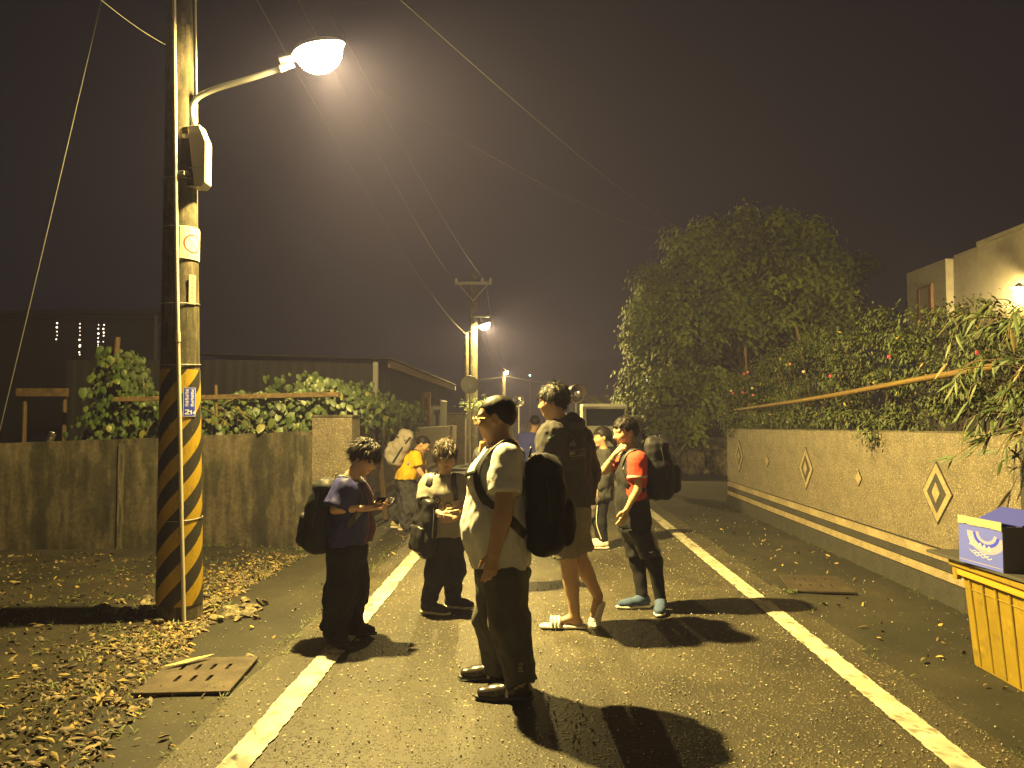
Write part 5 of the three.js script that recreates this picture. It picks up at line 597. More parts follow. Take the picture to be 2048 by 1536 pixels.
{ // the man in the hooded jacket, walking away to the left
  const P = POSE.man, o = person('tall man in a dark hooded jacket, shorts and white slide sandals, walking', P, { scale: 1.08, face: [-0.95, -0.12, -0.28], headH: 0.245, neckR: 0.06, hd: [0.125, 0.13, 0.13], hw: [0.185, 0.175, 0.175], bare: true, lifted: 1, legFat: 1.05, armFat: 1.1, skin: [0.418, 0.258, 0.163], handA: [[0.3, -1, 0], [1, 0, 0], [-0.6, 0, -0.6]], handB: [[-0.3, -1, 0], [1, 0, 0], [-0.6, 0, 0.5]],
    shirt: { name: 'hooded_jacket', grow: 0.034, sleeve: 1.92, mat: charcoal, amp: 0.022, neck: 0.03 }, bottom: { name: 'shorts', grow: 0.035, loose: 0.012, len: 0.82, mat: cloth([0.2, 0.185, 0.15]), amp: 0.014 }, hair: { t: 0.05, amp: 0.045, fr: 6, line: [[0.5, 0.16], [0.26, 0.14], [0.12, 0.02], [0.03, -0.1], [-0.06, -0.02], [-0.14, -0.16], [-0.48, -0.36]] } });
  const hood = (x, y, z) => { const d = ell(x, y, z, P.neck[0] + 0.035, P.neck[1] + 0.015, P.neck[2] - 0.03, 0.145, 0.085, 0.155); return smax(d + 0.018 * n3(x * 16, y * 26, z * 16), -ell(x, y, z, P.neck[0] - 0.02, P.neck[1] + 0.075, P.neck[2], 0.085, 0.09, 0.085), 0.02); };
  part('hood', nets(hood, add(P.neck, [-0.2, -0.15, -0.25]), add(P.neck, [0.25, 0.2, 0.22]), 0.007), charcoal, o.T);
  // lettering across the back
  const bd = nrm([0.3, 0, 0.95]), sx = nrm([bd[2], 0, -bd[0]]);
  print(o.shirtF, o.T, 'back_print', add(add(P.chest, bd, 0.1), sx, 0.045).map((v, i) => v + (i === 1 ? 0.03 : 0)), [sx[0] * 0.2, 0.02, sx[2] * 0.2], [0, 0.2, 0], [-bd[0], 0, -bd[2]], 12, 12, printMat(256, 256, (c, w, h) => { c.clearRect(0, 0, w, h); c.fillStyle = '#6f685e'; c.beginPath(); c.moveTo(40, 96); c.lineTo(62, 44); c.lineTo(76, 70); c.lineTo(90, 36); c.lineTo(120, 96); c.fill(); c.fillStyle = '#56524a'; c.fillRect(36, 128, 200, 46); c.fillStyle = '#b9b3a4'; c.font = 'bold 44px sans-serif'; c.fillText('SU', 34, 172); c.fillStyle = '#2b2926'; for (let q = 0; q < 4; q++) c.fillRect(102 + q * 32, 136, 22, 30); c.fillStyle = '#7d766a'; c.fillRect(36, 182, 196, 8); c.fillStyle = '#4d4942'; for (let q = 0; q < 6; q++) c.fillRect(50 + q * 28, 200, 18, 20); }));
  print(o.shirtF, o.T, 'sleeve_patch', add(P.armA[0], [-0.0, 0.0, 0.09]), [0.055, 0.03, 0], [-0.012, 0.02, 0], [0, 0, -1], 5, 3, printMat(64, 32, (c) => { c.clearRect(0, 0, 64, 32); c.fillStyle = '#4f7a6c'; c.beginPath(); c.ellipse(32, 16, 30, 13, 0, 0, 7); c.fill(); c.fillStyle = '#c8d4c8'; c.beginPath(); c.ellipse(34, 18, 22, 5, 0, 0, 7); c.fill(); }));
  // slide sandals
  o.feet.forEach((q, i) => { const d = nrm([q.toe[0] - q.ank[0], i ? (q.toe[1] - q.ank[1]) * 0.9 : 0, q.toe[2] - q.ank[2]]), s = nrm(crs(d, [0, 1, 0])), h = add(q.ank, d, -0.05), hy = i ? q.ank[1] - 0.055 : 0.02, g = (a, dy = 0) => { const p = add(h, d, a); return [p[0], (i ? hy + d[1] * a : 0.02) + dy, p[2]]; };
    const f = blend([cap(g(0, 0), g(0.12), 0.042, 0.04, [0, 1, 0], 0.42), cap(g(0.12), g(0.26), 0.04, 0.046, [0, 1, 0], 0.42)], 0.02), [a, b] = bounds([g(-0.02), g(0.3)], 0.08), m = part('sandal', nets(f, a, b, 0.005), whiteSole, o.T);
    const st = (w) => tube([add(g(w, 0), s, -0.05), add(g(w, 0.038), s, -0.04), g(w, 0.062), add(g(w, 0.038), s, 0.04), add(g(w, 0), s, 0.05)], 0.013, 18, 8); part('sandal_strap', merged([st(0.19), st(0.165), st(0.215)]), std({ color: rgb(0.66, 0.63, 0.56), roughness: 0.5 }), m); });
}
{ // the boy with red sleeves, hand at his chin
  const P = POSE.red, red = [0.5, 0.06, 0.035], blk = [0.016, 0.016, 0.018];
  const tintS = (x, y, z) => { const A = P.armA[0], B = P.armB[0], dA = cap(A, P.armA[1], 0, 0)(x, y, z), inSleeveA = dA < 0.085 && z > A[2] - 0.045, dB = cap(B, P.armB[1], 0, 0)(x, y, z), inB = dB < 0.085 && (z < B[2] + 0.03 || x < B[0] - 0.07); return inSleeveA || inB ? (y < A[1] - 0.115 && y > A[1] - 0.13 ? [0.6, 0.5, 0.45] : red) : blk; };
  const o = person('boy in a black shirt with red sleeves, one hand raised to his chin', P, { scale: 0.94, face: [-0.92, -0.2, 0.26], headH: 0.228, hd: [0.1, 0.1, 0.105], hw: [0.15, 0.14, 0.145], armFat: 0.88, legFat: 0.86, skin: [0.475, 0.299, 0.175], handA: [[-0.35, -1, 0.1], [-0.6, 0, -0.8], [-0.8, 0, 0.5]], handB: [[0.45, 0.6, 0.5], [0.8, -0.3, -0.4], [0, 0.6, -0.9]], curlB: [0.8, 0.9, 0.9, 0.9],
    shirt: { grow: 0.014, sleeve: 0.62, mat: cloth([1, 1, 1], { vertexColors: true, sheen: 0.1 }), tint: tintS, amp: 0.009, neck: 0.012 }, bottom: [{ name: 'leggings', grow: 0.015, loose: 0, len: 1.98, mat: black, amp: 0.006 }, { name: 'shorts', grow: 0.03, loose: 0.012, len: 0.86, mat: blackPoly, amp: 0.014 }],
    hair: { t: 0.04, amp: 0.03, fr: 8, strand: 0.03, line: [[0.5, 0.23], [0.22, 0.21], [0.12, 0.1], [0.05, -0.04], [-0.05, 0.04], [-0.13, -0.08], [-0.46, -0.32]] }, shoe: { L: 0.225, mat: cloth([0.055, 0.085, 0.16]), sole: whiteSole, lace: std({ color: rgb(0.4, 0.5, 0.6), roughness: 0.7 }) } });
  print(o.shirtF, o.T, 'crest', add(P.chest, [-0.075, 0.05, 0.06]), [0.052, 0, 0.03], [0, 0.075, 0], nrm([0.5, 0, -0.85]), 6, 8, printMat(128, 176, (c, w, h) => { c.clearRect(0, 0, w, h); c.fillStyle = '#cfc6a8'; c.beginPath(); c.ellipse(64, 104, 56, 66, 0, 0, 7); c.fill(); c.beginPath(); c.arc(64, 32, 30, 0, 7); c.fill(); c.fillStyle = '#4a4a3c'; c.beginPath(); c.ellipse(64, 104, 42, 50, 0, 0, 7); c.fill(); c.fillStyle = '#cdb76a'; c.beginPath(); c.ellipse(64, 104, 32, 38, 0, 0, 7); c.fill(); c.fillStyle = '#4a4a3c'; c.fillRect(48, 78, 8, 50); c.fillRect(72, 78, 8, 50); c.fillRect(44, 98, 42, 7); c.fillRect(50, 24, 28, 6); }));
  print(o.bottomF, o.T, 'shorts_logo', add(mix3(P.legA[0], P.legA[1], 0.7), [0.0, 0, 0.05]), [0.035, 0, 0], [0, 0.02, 0], [0, 0, -1], 4, 3, printMat(64, 32, (c) => { c.clearRect(0, 0, 64, 32); c.strokeStyle = '#b9b4a6'; c.lineWidth = 6; ln(c, [4, 10], [16, 24], [60, 6]); }));
  part('wristband', new THREE.TorusGeometry(0.027, 0.0035, 6, 22).applyQuaternion(new THREE.Quaternion().setFromUnitVectors(new THREE.Vector3(0, 0, 1), new THREE.Vector3(...nrm(sub(P.armB[2], P.armB[1]))))).translate(...mix3(P.armB[1], P.armB[2], 0.62)), rubber, o.T);
  const B = backpack('black backpack on the back of the boy with red sleeves', P.pos, [0.1, 1.1, -0.02], [-0.12, 1, 0], [1, 0.1, -0.05], [0.32, 0.5, 0.22], [bagBlack, bagBlack, bagTrim], { amp: 0.016 });
  for (const s of [1, -1]) { const z = s * 0.09; band(o.shirtF, [[0.0, 1.26, z], [-0.06, 1.31, z * 1.05], [-0.14, 1.24, z], [-0.18, 1.1, z * 1.05], [-0.13, 0.98, z * 1.5], [-0.03, 0.92, z * 1.5]], 0.045, 0.005, bagTrim, B.t); }
}
{ // the boy in navy looking down at a phone
  const P = POSE.navy, navy = [0.02, 0.022, 0.1], maroon = [0.1, 0.022, 0.03];
  const o = person('boy in a navy football shirt looking down at a phone, far left', P, { scale: 0.92, face: [0.86, -0.5, 0.16], up: [0.45, 0.88, 0], headH: 0.222, hd: [0.105, 0.105, 0.11], hw: [0.15, 0.15, 0.15], armFat: 0.92, neckN: nrm([0.35, 1, 0]), skin: [0.399, 0.247, 0.163], handA: [[1, 0.02, -0.3], [-0.1, 1, -0.2], [0.2, 0.2, -1]], handB: [[1, -0.05, 0.3], [-0.1, 1, 0.3], [0.2, 0.2, 1]], curlA: [0.55, 0.6, 0.6, 0.65], curlB: [0.5, 0.55, 0.6, 0.6],
    shirt: { grow: 0.03, sleeve: 0.95, mat: cloth([1, 1, 1], { vertexColors: true, roughness: 0.6 }), tint: (x, y, z) => (x > P.chest[0] + 0.02 && z < 0.11 && Math.sin(z * 95 + 1.5 * n3(0, y * 9, z * 9)) > 0.1 && len(sub([x, y, z], P.armA[0])) > 0.12 ? maroon : navy), amp: 0.014 }, bottom: { name: 'wide_trousers', grow: 0.026, loose: 0.024, len: 1.99, mat: black, amp: 0.02 },
    hair: { t: 0.075, amp: 0.075, fr: 6.5, line: [[0.5, 0.1], [0.24, 0.06], [0.13, -0.02], [0.04, -0.12], [-0.06, -0.06], [-0.14, -0.2], [-0.48, -0.38]] }, shoe: { L: 0.22, mat: cloth([0.03, 0.03, 0.03]), sole: rubber } });
  print(o.shirtF, o.T, 'chest_lettering', add(P.chest, [0.07, -0.06, 0.11]), [0.1, 0.0, -0.03], [0, 0.05, 0], nrm([-0.35, 0, -0.94]), 10, 5, printMat(256, 128, (c, w, h) => { c.clearRect(0, 0, w, h); c.fillStyle = '#a8992c'; c.font = 'bold 76px sans-serif'; c.fillText('Rakut', 4, 78); c.fillRect(96, 104, 90, 9); }));
  const ph = thing('mobile_phone', 'mobile phone held in both hands of the boy in navy', 'phone', add(P.pos, add(mix3(o.HA.pts[2], o.HB.pts[2], 0.5), [-0.03, -0.012, 0]))); const pb = part('phone_body', new RoundedBoxGeometry(0.072, 0.008, 0.145, 2, 0.004), std({ color: rgb(0.02, 0.02, 0.022), roughness: 0.25 }), ph); ph.scale.setScalar(0.85); ph.rotation.set(0.1, 1.45, 0.45); part('screen', new THREE.BoxGeometry(0.066, 0.001, 0.136).translate(0, 0.0047, 0), std({ color: rgb(0.01, 0.01, 0.012), roughness: 0.06 }), pb);
  const B = backpack('black backpack on the back of the boy in navy', P.pos, [-0.15, 0.84, 0.02], [0.12, 1, 0], [-1, 0.15, 0.05], [0.31, 0.5, 0.19], [bagBlack, bagBlack, bagTrim], { amp: 0.015 });
  for (const s of [1, -1]) { const z = s * 0.1; band(o.shirtF, [[-0.08, 1.02, z], [-0.03, 1.1, z], [0.05, 1.06, z * 1.0], [0.1, 0.93, z * 1.05], [0.05, 0.8, z * 1.5], [-0.06, 0.72, z * 1.5]], 0.045, 0.005, bagTrim, B.t); }
}
{ // the boy facing the camera
  const P = POSE.front, o = person('boy in a printed pale T-shirt facing the camera with folded arms', P, { scale: 0.88, face: [0.22, -0.22, 0.95], headH: 0.222, hd: [0.095, 0.095, 0.1], hw: [0.148, 0.142, 0.145], armFat: 0.9, legFat: 0.9, skin: [0.380, 0.237, 0.150], handA: [[1, 0.05, 0.1], [0, -0.2, -1], [0, 1, 0.1]], handB: [[-1, 0.05, 0.15], [0, -0.2, -1], [0, 1, 0.1]],
    shirt: { grow: 0.02, sleeve: 0.75, mat: cloth([0.2, 0.19, 0.165]), amp: 0.012 }, bottom: { name: 'trousers', grow: 0.02, loose: 0.012, len: 1.95, mat: cloth([0.022, 0.022, 0.026]), amp: 0.014 },
    hair: { t: 0.085, amp: 0.085, fr: 7, mat: hairBrown, line: [[0.5, 0.1], [0.2, 0.08], [0.1, -0.08], [0.03, -0.2], [-0.06, -0.2], [-0.14, -0.26], [-0.48, -0.4]] }, shoe: { L: 0.21, mat: cloth([0.035, 0.03, 0.045]), sole: std({ color: rgb(0.4, 0.36, 0.24), roughness: 0.6 }) } });
  print(o.shirtF, o.T, 'chest_print', add(P.waist, [0.01, 0.07, 0.1]), [0.21, 0, 0.02], [0, 0.24, 0], [0, 0, -1], 12, 12, printMat(256, 256, (c, w, h) => { c.clearRect(0, 0, w, h); for (const [x, y, r] of [[70, 70, 34], [170, 120, 38], [80, 190, 30], [200, 210, 26]]) { c.fillStyle = '#33302b'; c.beginPath(); c.arc(x, y, r, 0, 7); c.fill(); c.fillStyle = '#8f8568'; c.beginPath(); c.arc(x, y, r * 0.62, 0, 7); c.fill(); c.fillStyle = '#4a3f2a'; c.beginPath(); c.arc(x, y, r * 0.28, 0, 7); c.fill(); } }));
  const B = backpack('black shiny backpack slung at the side of the boy facing the camera', P.pos, [-0.105, 0.67, 0.06], [0.08, 1, 0], [-0.75, 0, 0.65], [0.22, 0.46, 0.15], [cloth([0.016, 0.016, 0.018], { roughness: 0.32 }), cloth([0.02, 0.02, 0.022], { roughness: 0.28 }), M.galv], { amp: 0.02 });
  const f = o.shirtF; band(f, [[-0.12, 0.86, 0.0], [-0.1, 1.0, 0.1], [-0.07, 1.09, 0.04], [-0.07, 1.05, -0.06]], 0.045, 0.006, bagTrim, B.t); band(f, [[0.1, 1.06, -0.08], [0.09, 1.08, 0.02], [0.1, 1.0, 0.1], [0.12, 0.88, 0.09]], 0.04, 0.006, bagTrim, B.t);
}
{ // the girl with tied hair between man and boy
  const P = POSE.girl, o = person('girl with tied-back hair and pale sneakers behind the boy with red sleeves', P, { far: true, scale: 0.92, face: [-0.98, -0.12, 0.12], headH: 0.225, hd: [0.092, 0.09, 0.1], hw: [0.14, 0.125, 0.145], armFat: 0.85, legFat: 0.92, skin: [0.437, 0.278, 0.175], handA: [[-0.5, -0.9, 0], [0, 0, -1], [-0.8, 0.3, 0]], handB: [[-0.5, -0.9, 0], [0, 0, 1], [-0.8, 0.3, 0]],
    shirt: { grow: 0.022, sleeve: 1.9, mat: cloth([0.045, 0.045, 0.042]), amp: 0.012 }, bottom: { name: 'trousers', grow: 0.012, loose: 0.008, len: 1.92, mat: black, amp: 0.01 }, hair: { t: 0.05, amp: 0.02, fr: 9, line: [[0.5, 0.2], [0.24, 0.18], [0.14, 0.1], [0.05, 0.0], [-0.05, 0.06], [-0.13, -0.12], [-0.46, -0.34]] }, shoe: { L: 0.22, mat: cloth([0.6, 0.56, 0.46]), sole: whiteSole } });
  const pt = [[-0.42, 0.1], [-0.55, 0.0], [-0.62, -0.25], [-0.6, -0.55]].map(([z, y]) => o.HF.from([0, y, z])); part('ponytail', nets(((f) => (x, y, z) => f(x, y, z) + 0.012 * n3(x * 30, y * 12, z * 30))(blend([cap(pt[0], pt[1], 0.03, 0.045), cap(pt[1], pt[2], 0.045, 0.04), cap(pt[2], pt[3], 0.04, 0.015)], 0.03)), ...bounds(pt, 0.08), 0.007), hairMat, o.hair);
  part('face_mask', nets((x, y, z) => { const l = o.HF.to(x, y, z); return Math.max(Math.abs(headField(...l) - 0.018) - 0.014, l[1] + 0.33, -0.46 - l[1], 0.02 - l[2]) * 0.225; }, add(P.head, [-0.16, -0.16, -0.16]), add(P.head, [0.16, 0.1, 0.16]), 0.006), cloth([0.55, 0.25, 0.22]), o.T);
  const w = (x, y, z) => { const d = ell(x, y, z, P.pelvis[0] - 0.02, P.pelvis[1] - 0.02, 0, 0.16, 0.06, 0.19), fl = ell(x, y, z, P.pelvis[0] - 0.12, P.pelvis[1] - 0.12, 0.06, 0.075, 0.15, 0.1); return smin(d, fl, 0.06) + 0.03 * n3(x * 17, y * 15, z * 17); }; part('tied_jacket', nets(w, add(P.pelvis, [-0.35, -0.4, -0.3]), add(P.pelvis, [0.3, 0.2, 0.3]), 0.01), cloth([0.1, 0.085, 0.09]), o.T);
  part('trouser_stripe', tube([add(P.legA[0], [-0.06, -0.08, 0.085]), add(P.legA[1], [-0.05, 0, 0.072]), add(P.legA[2], [-0.03, 0.06, 0.062])], 0.006, 16, 5), whiteSole, o.T);
}
{ // the boy in yellow, bent forward
  const P = POSE.yellow, o = person('boy in a bright yellow T-shirt bending forward by the left wall', P, { far: true, scale: 0.95, face: [0.86, -0.5, 0.1], up: [0.5, 0.86, 0], headH: 0.222, hd: [0.105, 0.105, 0.11], hw: [0.15, 0.15, 0.15], neckN: nrm([0.5, 1, 0]), legFat: 1, skin: [0.475, 0.299, 0.163], handA: [[0.6, -0.75, 0.1], [-0.5, -0.3, -0.7], [0.6, 0.4, -0.4]], handB: [[0.6, -0.75, -0.1], [-0.5, -0.3, 0.7], [0.6, 0.4, 0.4]], curlA: [0.15, 0.2, 0.2, 0.25],
    shirt: { grow: 0.022, sleeve: 0.7, mat: cloth([0.66, 0.42, 0.02]), amp: 0.013 }, bottom: { name: 'jeans', grow: 0.025, loose: 0.035, len: 1.95, mat: cloth([0.05, 0.05, 0.056]), amp: 0.024 }, hair: { t: 0.02, amp: 0.015, fr: 9, strand: 0.012, line: [[0.5, 0.24], [0.22, 0.22], [0.14, 0.12], [0.04, 0.0], [-0.05, 0.06], [-0.13, -0.1], [-0.46, -0.3]] }, shoe: { L: 0.225, mat: cloth([0.42, 0.37, 0.2]), sole: whiteSole } });
  const grey = cloth([0.3, 0.27, 0.24]); const B = backpack('grey backpack on the back of the bending boy in yellow', P.pos, [-0.06, 1.09, 0.02], [0.42, 0.9, 0], [-0.85, 0.4, 0.15], [0.34, 0.5, 0.22], [grey, grey, bagTrim], { amp: 0.026 });
  for (const s of [1, -1]) { const z = s * 0.1; band(o.shirtF, [[0.04, 1.18, z], [0.12, 1.2, z], [0.18, 1.1, z], [0.17, 0.98, z * 1.3], [0.05, 0.88, z * 1.4]], 0.045, 0.006, bagTrim, B.t); } band(B.body, [B.W(-0.45, 0.25, 0), B.W(-0.3, 0.25, 0.5), B.W(0.3, 0.25, 0.5), B.W(0.45, 0.25, 0)], 0.025, 0.004, bagTrim, B.t, 'bag_strap'); band(B.body, [B.W(0.45, 0.4, -0.2), B.W(0.5, 0.0, 0), B.W(0.45, -0.4, 0.1)], 0.025, 0.004, bagTrim, B.t, 'bag_strap');
}
person('person in a blue long-sleeved top with back turned, farthest down the lane', POSE.blue, { far: true, scale: 1, face: [-0.1, -0.35, -0.93], headH: 0.225, hd: [0.115, 0.115, 0.115], hw: [0.175, 0.165, 0.16], skin: [0.437, 0.268, 0.150], handA: [[0, -0.8, -0.5], [1, 0, 0], [0, 0, -1]], handB: [[0, -0.8, -0.5], [-1, 0, 0], [0, 0, -1]], shirt: { grow: 0.028, sleeve: 1.9, mat: cloth([0.07, 0.08, 0.32]), amp: 0.014 }, bottom: { name: 'trousers', grow: 0.025, loose: 0.012, len: 1.96, mat: black, amp: 0.014 }, hair: { t: 0.045, amp: 0.03, fr: 8 }, shoe: { L: 0.23, mat: black, sole: rubber } });
person('person with both arms raised behind the head, hidden by the boy in glasses', POSE.raised, { far: true, scale: 0.95, face: [0, -0.1, 1], headH: 0.215, hd: [0.1, 0.1, 0.1], hw: [0.15, 0.14, 0.14], armFat: 0.95, skin: [0.475, 0.299, 0.150], handA: [[1, 0.1, -0.3], [0, 0, 1], [0, -1, 0]], handB: [[-1, 0.1, -0.3], [0, 0, 1], [0, -1, 0]], shirt: { grow: 0.016, sleeve: 0.35, mat: cloth([0.03, 0.03, 0.04]), amp: 0.01 }, bottom: { name: 'trousers', grow: 0.02, loose: 0.01, len: 1.95, mat: black, amp: 0.012 }, hair: { t: 0.04, amp: 0.03, fr: 8 }, shoe: { L: 0.22, mat: black, sole: rubber } });
// ---------- houses, vehicles and small things ----------
{ // corrugated shed behind the roadside wall
  const t = thing('metal_shed', 'dark corrugated metal shed with a sloping roof behind the vines', 'shed', [0, 0, 0]);
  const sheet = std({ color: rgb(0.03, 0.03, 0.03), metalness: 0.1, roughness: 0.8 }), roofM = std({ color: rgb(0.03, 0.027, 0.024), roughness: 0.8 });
  const corr = (w, h, n) => { const g = new THREE.BoxGeometry(w, h, 0.012, n * 4, 1, 1), p = g.attributes.position; for (let i = 0; i < p.count; i++) { const u = (p.getX(i) / w + 0.5) * n, f = u - Math.floor(u); p.setZ(i, p.getZ(i) + (f > 0.3 && f < 0.75 ? 0.022 : 0)); } g.computeVertexNormals(); return metreUV(g); };
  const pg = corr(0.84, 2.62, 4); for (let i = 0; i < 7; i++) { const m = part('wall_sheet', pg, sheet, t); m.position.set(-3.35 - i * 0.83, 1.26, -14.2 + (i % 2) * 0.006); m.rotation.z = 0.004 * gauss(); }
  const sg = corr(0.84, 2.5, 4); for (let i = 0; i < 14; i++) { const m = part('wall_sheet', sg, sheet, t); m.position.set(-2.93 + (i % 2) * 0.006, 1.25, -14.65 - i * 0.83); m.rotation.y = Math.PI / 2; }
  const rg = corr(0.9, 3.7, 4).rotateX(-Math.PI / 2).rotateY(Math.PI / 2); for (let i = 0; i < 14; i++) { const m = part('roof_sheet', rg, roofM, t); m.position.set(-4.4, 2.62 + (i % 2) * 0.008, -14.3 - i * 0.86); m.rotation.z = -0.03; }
  part('eave_board', box(0.05, 0.14, 12.1, -2.66, 2.49, -20.2), std({ color: rgb(0.2, 0.15, 0.1), roughness: 0.8 }), t); part('corner_post', box(0.09, 2.6, 0.09, -2.9, 1.3, -14.12), M.steel, t);
  const d = thing('door_frame', 'upright pale wooden frame behind the roadside wall, right of the vines', 'frame', [-2.72, 0, -19.6]); part('jamb', box(0.2, 2.15, 0.1, 0, 1.07, 0), std({ map: M.wood.map, color: rgb(1.6, 1.5, 1.3), roughness: 0.8 }), d); part('inner_board', box(0.12, 1.9, 0.02, 0.0, 1.07, 0.06), M.wood, d);
  const gt = thing('bar_gate', 'dark barred gate between the shed and the far gate post', 'gate', [-2.75, 0, -23.6]); part('top_rail', box(0.05, 0.05, 1.6, 0, 2.0, 0), M.steel, gt); part('bottom_rail', box(0.05, 0.05, 1.6, 0, 0.5, 0), M.steel, gt); for (let i = 0; i < 10; i++) part('bar', cyl(0.014, 0.014, 1.5, 8, 0, 1.25, -0.75 + i * 0.166), M.steel, gt);
}
{ // two-storey house on the right
  const t = thing('house', 'flat-roofed pale house with a balcony ledge above the hedge, far right', 'house', [0, 0, 0]);
  const plaster = std({ map: rep(dataTex(256, 256, (u, v) => { const k = 0.85 + 0.3 * (tf(u, v, 3, 6, 6) - 0.5) + 0.1 * (tf(u, v, 60, 2, 2) - 0.5); return [0.68 * k, 0.65 * k, 0.6 * k]; }), 0.25), roughness: 0.9 }), ledge = std({ map: rep(concTex, 1 / 2), color: rgb(2.2, 2.1, 1.85), roughness: 0.85 });
  const Wl = (y0, y1, z0, z1, x, th) => metreUV(new THREE.BoxGeometry(th, y1 - y0, z0 - z1).translate(x + th / 2, (y0 + y1) / 2, (z0 + z1) / 2));
  part('wall', Wl(-0.05, 3.16, -4, -18.2, 8.95, 4), plaster, t);
  part('upper_wall', merged([Wl(3.46, 4.84, -16.32, -18, 8.68, 3.5), Wl(3.46, 4.9, -6, -16.3, 8.84, 3.5)]), plaster, t); part('balcony_ledge', Wl(3.17, 3.45, -4, -18.15, 8.58, 4), ledge, t); part('roof_edge', Wl(4.9, 4.98, -6, -15.4, 8.8, 3.6), plaster, t);
  const w = part('window', box(0.05, 0.95, 0.62, 8.67, 3.94, -17.15), std({ color: rgb(0.22, 0.11, 0.06), roughness: 0.6 }), t); part('pane', box(0.03, 0.86, 0.32, 8.645, 3.92, -17.15), std({ color: rgb(0.3, 0.28, 0.24), roughness: 0.15 }), w); for (const z of [-17.4, -16.9]) part('shutter', box(0.035, 0.9, 0.14, 8.64, 3.92, z), std({ color: rgb(0.2, 0.1, 0.05), roughness: 0.6 }), w); part('sill', box(0.12, 0.05, 0.7, 8.64, 3.475, -17.15), ledge, w);
  part('roof_pipe', cyl(0.02, 0.02, 1.2, 8, 8.9, 5.4, -13.9), M.steel, t);
  const l = thing('wall_lamp', 'lit wall lamp glowing on the far right house', 'wall lamp', [8.52, 3.72, -13.65]); part('bracket', rod([0.34, -0.1, 0], [0.02, 0.02, 0], 0.02), M.steel, l); const bulb = part('bulb', new THREE.SphereGeometry(0.075, 20, 14), M.glow, l); part('shade', new THREE.ConeGeometry(0.13, 0.1, 20, 1, true).translate(0, 0.1, 0), std({ color: rgb(0.3, 0.3, 0.28), roughness: 0.5, side: THREE.DoubleSide }), l); const p = new THREE.PointLight(LAMP_COLOR, 42); p.name = 'lamp_light'; p.castShadow = true; p.shadow.radius = 3; bulb.add(p);
}
{ // small truck parked down the lane, facing us
  const t = thing('small_truck', 'small pale box-cab truck parked down the lane, facing the camera', 'truck', [1.98, 0, -21]), wht = std({ color: rgb(0.68, 0.66, 0.58), roughness: 0.4 }), dark = std({ color: rgb(0.03, 0.03, 0.03), roughness: 0.5 }), glass = phys({ color: rgb(0.03, 0.035, 0.035), roughness: 0.06 });
  const s = new THREE.Shape(); [[0, 0.28], [0.03, 0.8], [-0.04, 1.26], [-0.26, 1.78], [-0.42, 1.85], [-1.35, 1.85], [-1.4, 0.28]].forEach(([x, y]) => s.lineTo(x, y)); part('cab', metreUV(new THREE.ExtrudeGeometry(s, { depth: 1.18, bevelEnabled: true, bevelSize: 0.03, bevelThickness: 0.03, bevelSegments: 2 }).translate(0, 0, -0.59).rotateY(-Math.PI / 2)), wht, t);
  const ws = part('windscreen', metreUV(new THREE.BoxGeometry(1.04, 0.5, 0.03)), glass, t); ws.position.set(0, 1.5, -0.115); ws.rotation.x = -0.4; part('bumper', box(1.26, 0.2, 0.12, 0, 0.38, 0.05), dark, t);
  part('front_band', box(0.86, 0.16, 0.03, 0, 0.64, 0.05), dark, t); for (const x of [-0.48, 0.48]) { part('headlight', box(0.2, 0.15, 0.04, x, 0.66, 0.045), std({ color: rgb(0.7, 0.68, 0.6), roughness: 0.1, metalness: 0.4 }), t); part('side_mirror', merged([box(0.07, 0.2, 0.05, x * 1.55, 1.28, -0.1), rod([x * 1.25, 1.1, -0.1], [x * 1.52, 1.22, -0.1], 0.012)]), dark, t); for (const z of [-0.55, -2.2]) { const w = part('wheel', cyl(0.26, 0.26, 0.16, 24).rotateZ(Math.PI / 2).translate(x * 1.1, 0.26, z), rubber, t); part('rim', cyl(0.15, 0.15, 0.17, 18).rotateZ(Math.PI / 2).translate(x * 1.1, 0.26, z), M.galv, w); } }
  part('wiper', rod([0.1, 1.27, 0.0], [-0.3, 1.33, -0.01], 0.008), dark, t); part('cargo_bed', box(1.25, 0.35, 1.7, 0, 0.75, -2.3), wht, t); part('dashboard_tray', box(0.9, 0.05, 0.2, 0, 1.02, -0.32), dark, t);
  const c = thing('parked_car', 'grey car half hidden in the undergrowth below the round tree', 'car', [5.25, 0, -23.4], null, -0.5), grey = std({ color: rgb(0.12, 0.12, 0.12), roughness: 0.35, metalness: 0.3 }); const q = new THREE.Shape(); [[-1.9, 0.3], [-1.95, 0.75], [-1.2, 0.92], [-0.55, 1.42], [0.75, 1.45], [1.5, 0.95], [1.95, 0.85], [1.95, 0.3]].forEach(([x, y]) => q.lineTo(x, y)); part('car_body', metreUV(new THREE.ExtrudeGeometry(q, { depth: 1.5, bevelEnabled: true, bevelSize: 0.06, bevelThickness: 0.06, bevelSegments: 3 }).translate(0, 0, -0.75)), grey, c);
  part('windscreen', box(0.02, 0.62, 1.3, -0.93, 1.2, 0, 0.004).rotateZ(0), glass, c).visible = true; for (const z of [-0.82, 0.82]) { part('side_window', box(1.5, 0.34, 0.02, 0.1, 1.2, z), glass, c); for (const x of [-1.2, 1.25]) part('wheel', cyl(0.3, 0.3, 0.2, 24).rotateX(Math.PI / 2).translate(x, 0.3, z * 0.95), rubber, c); }
}
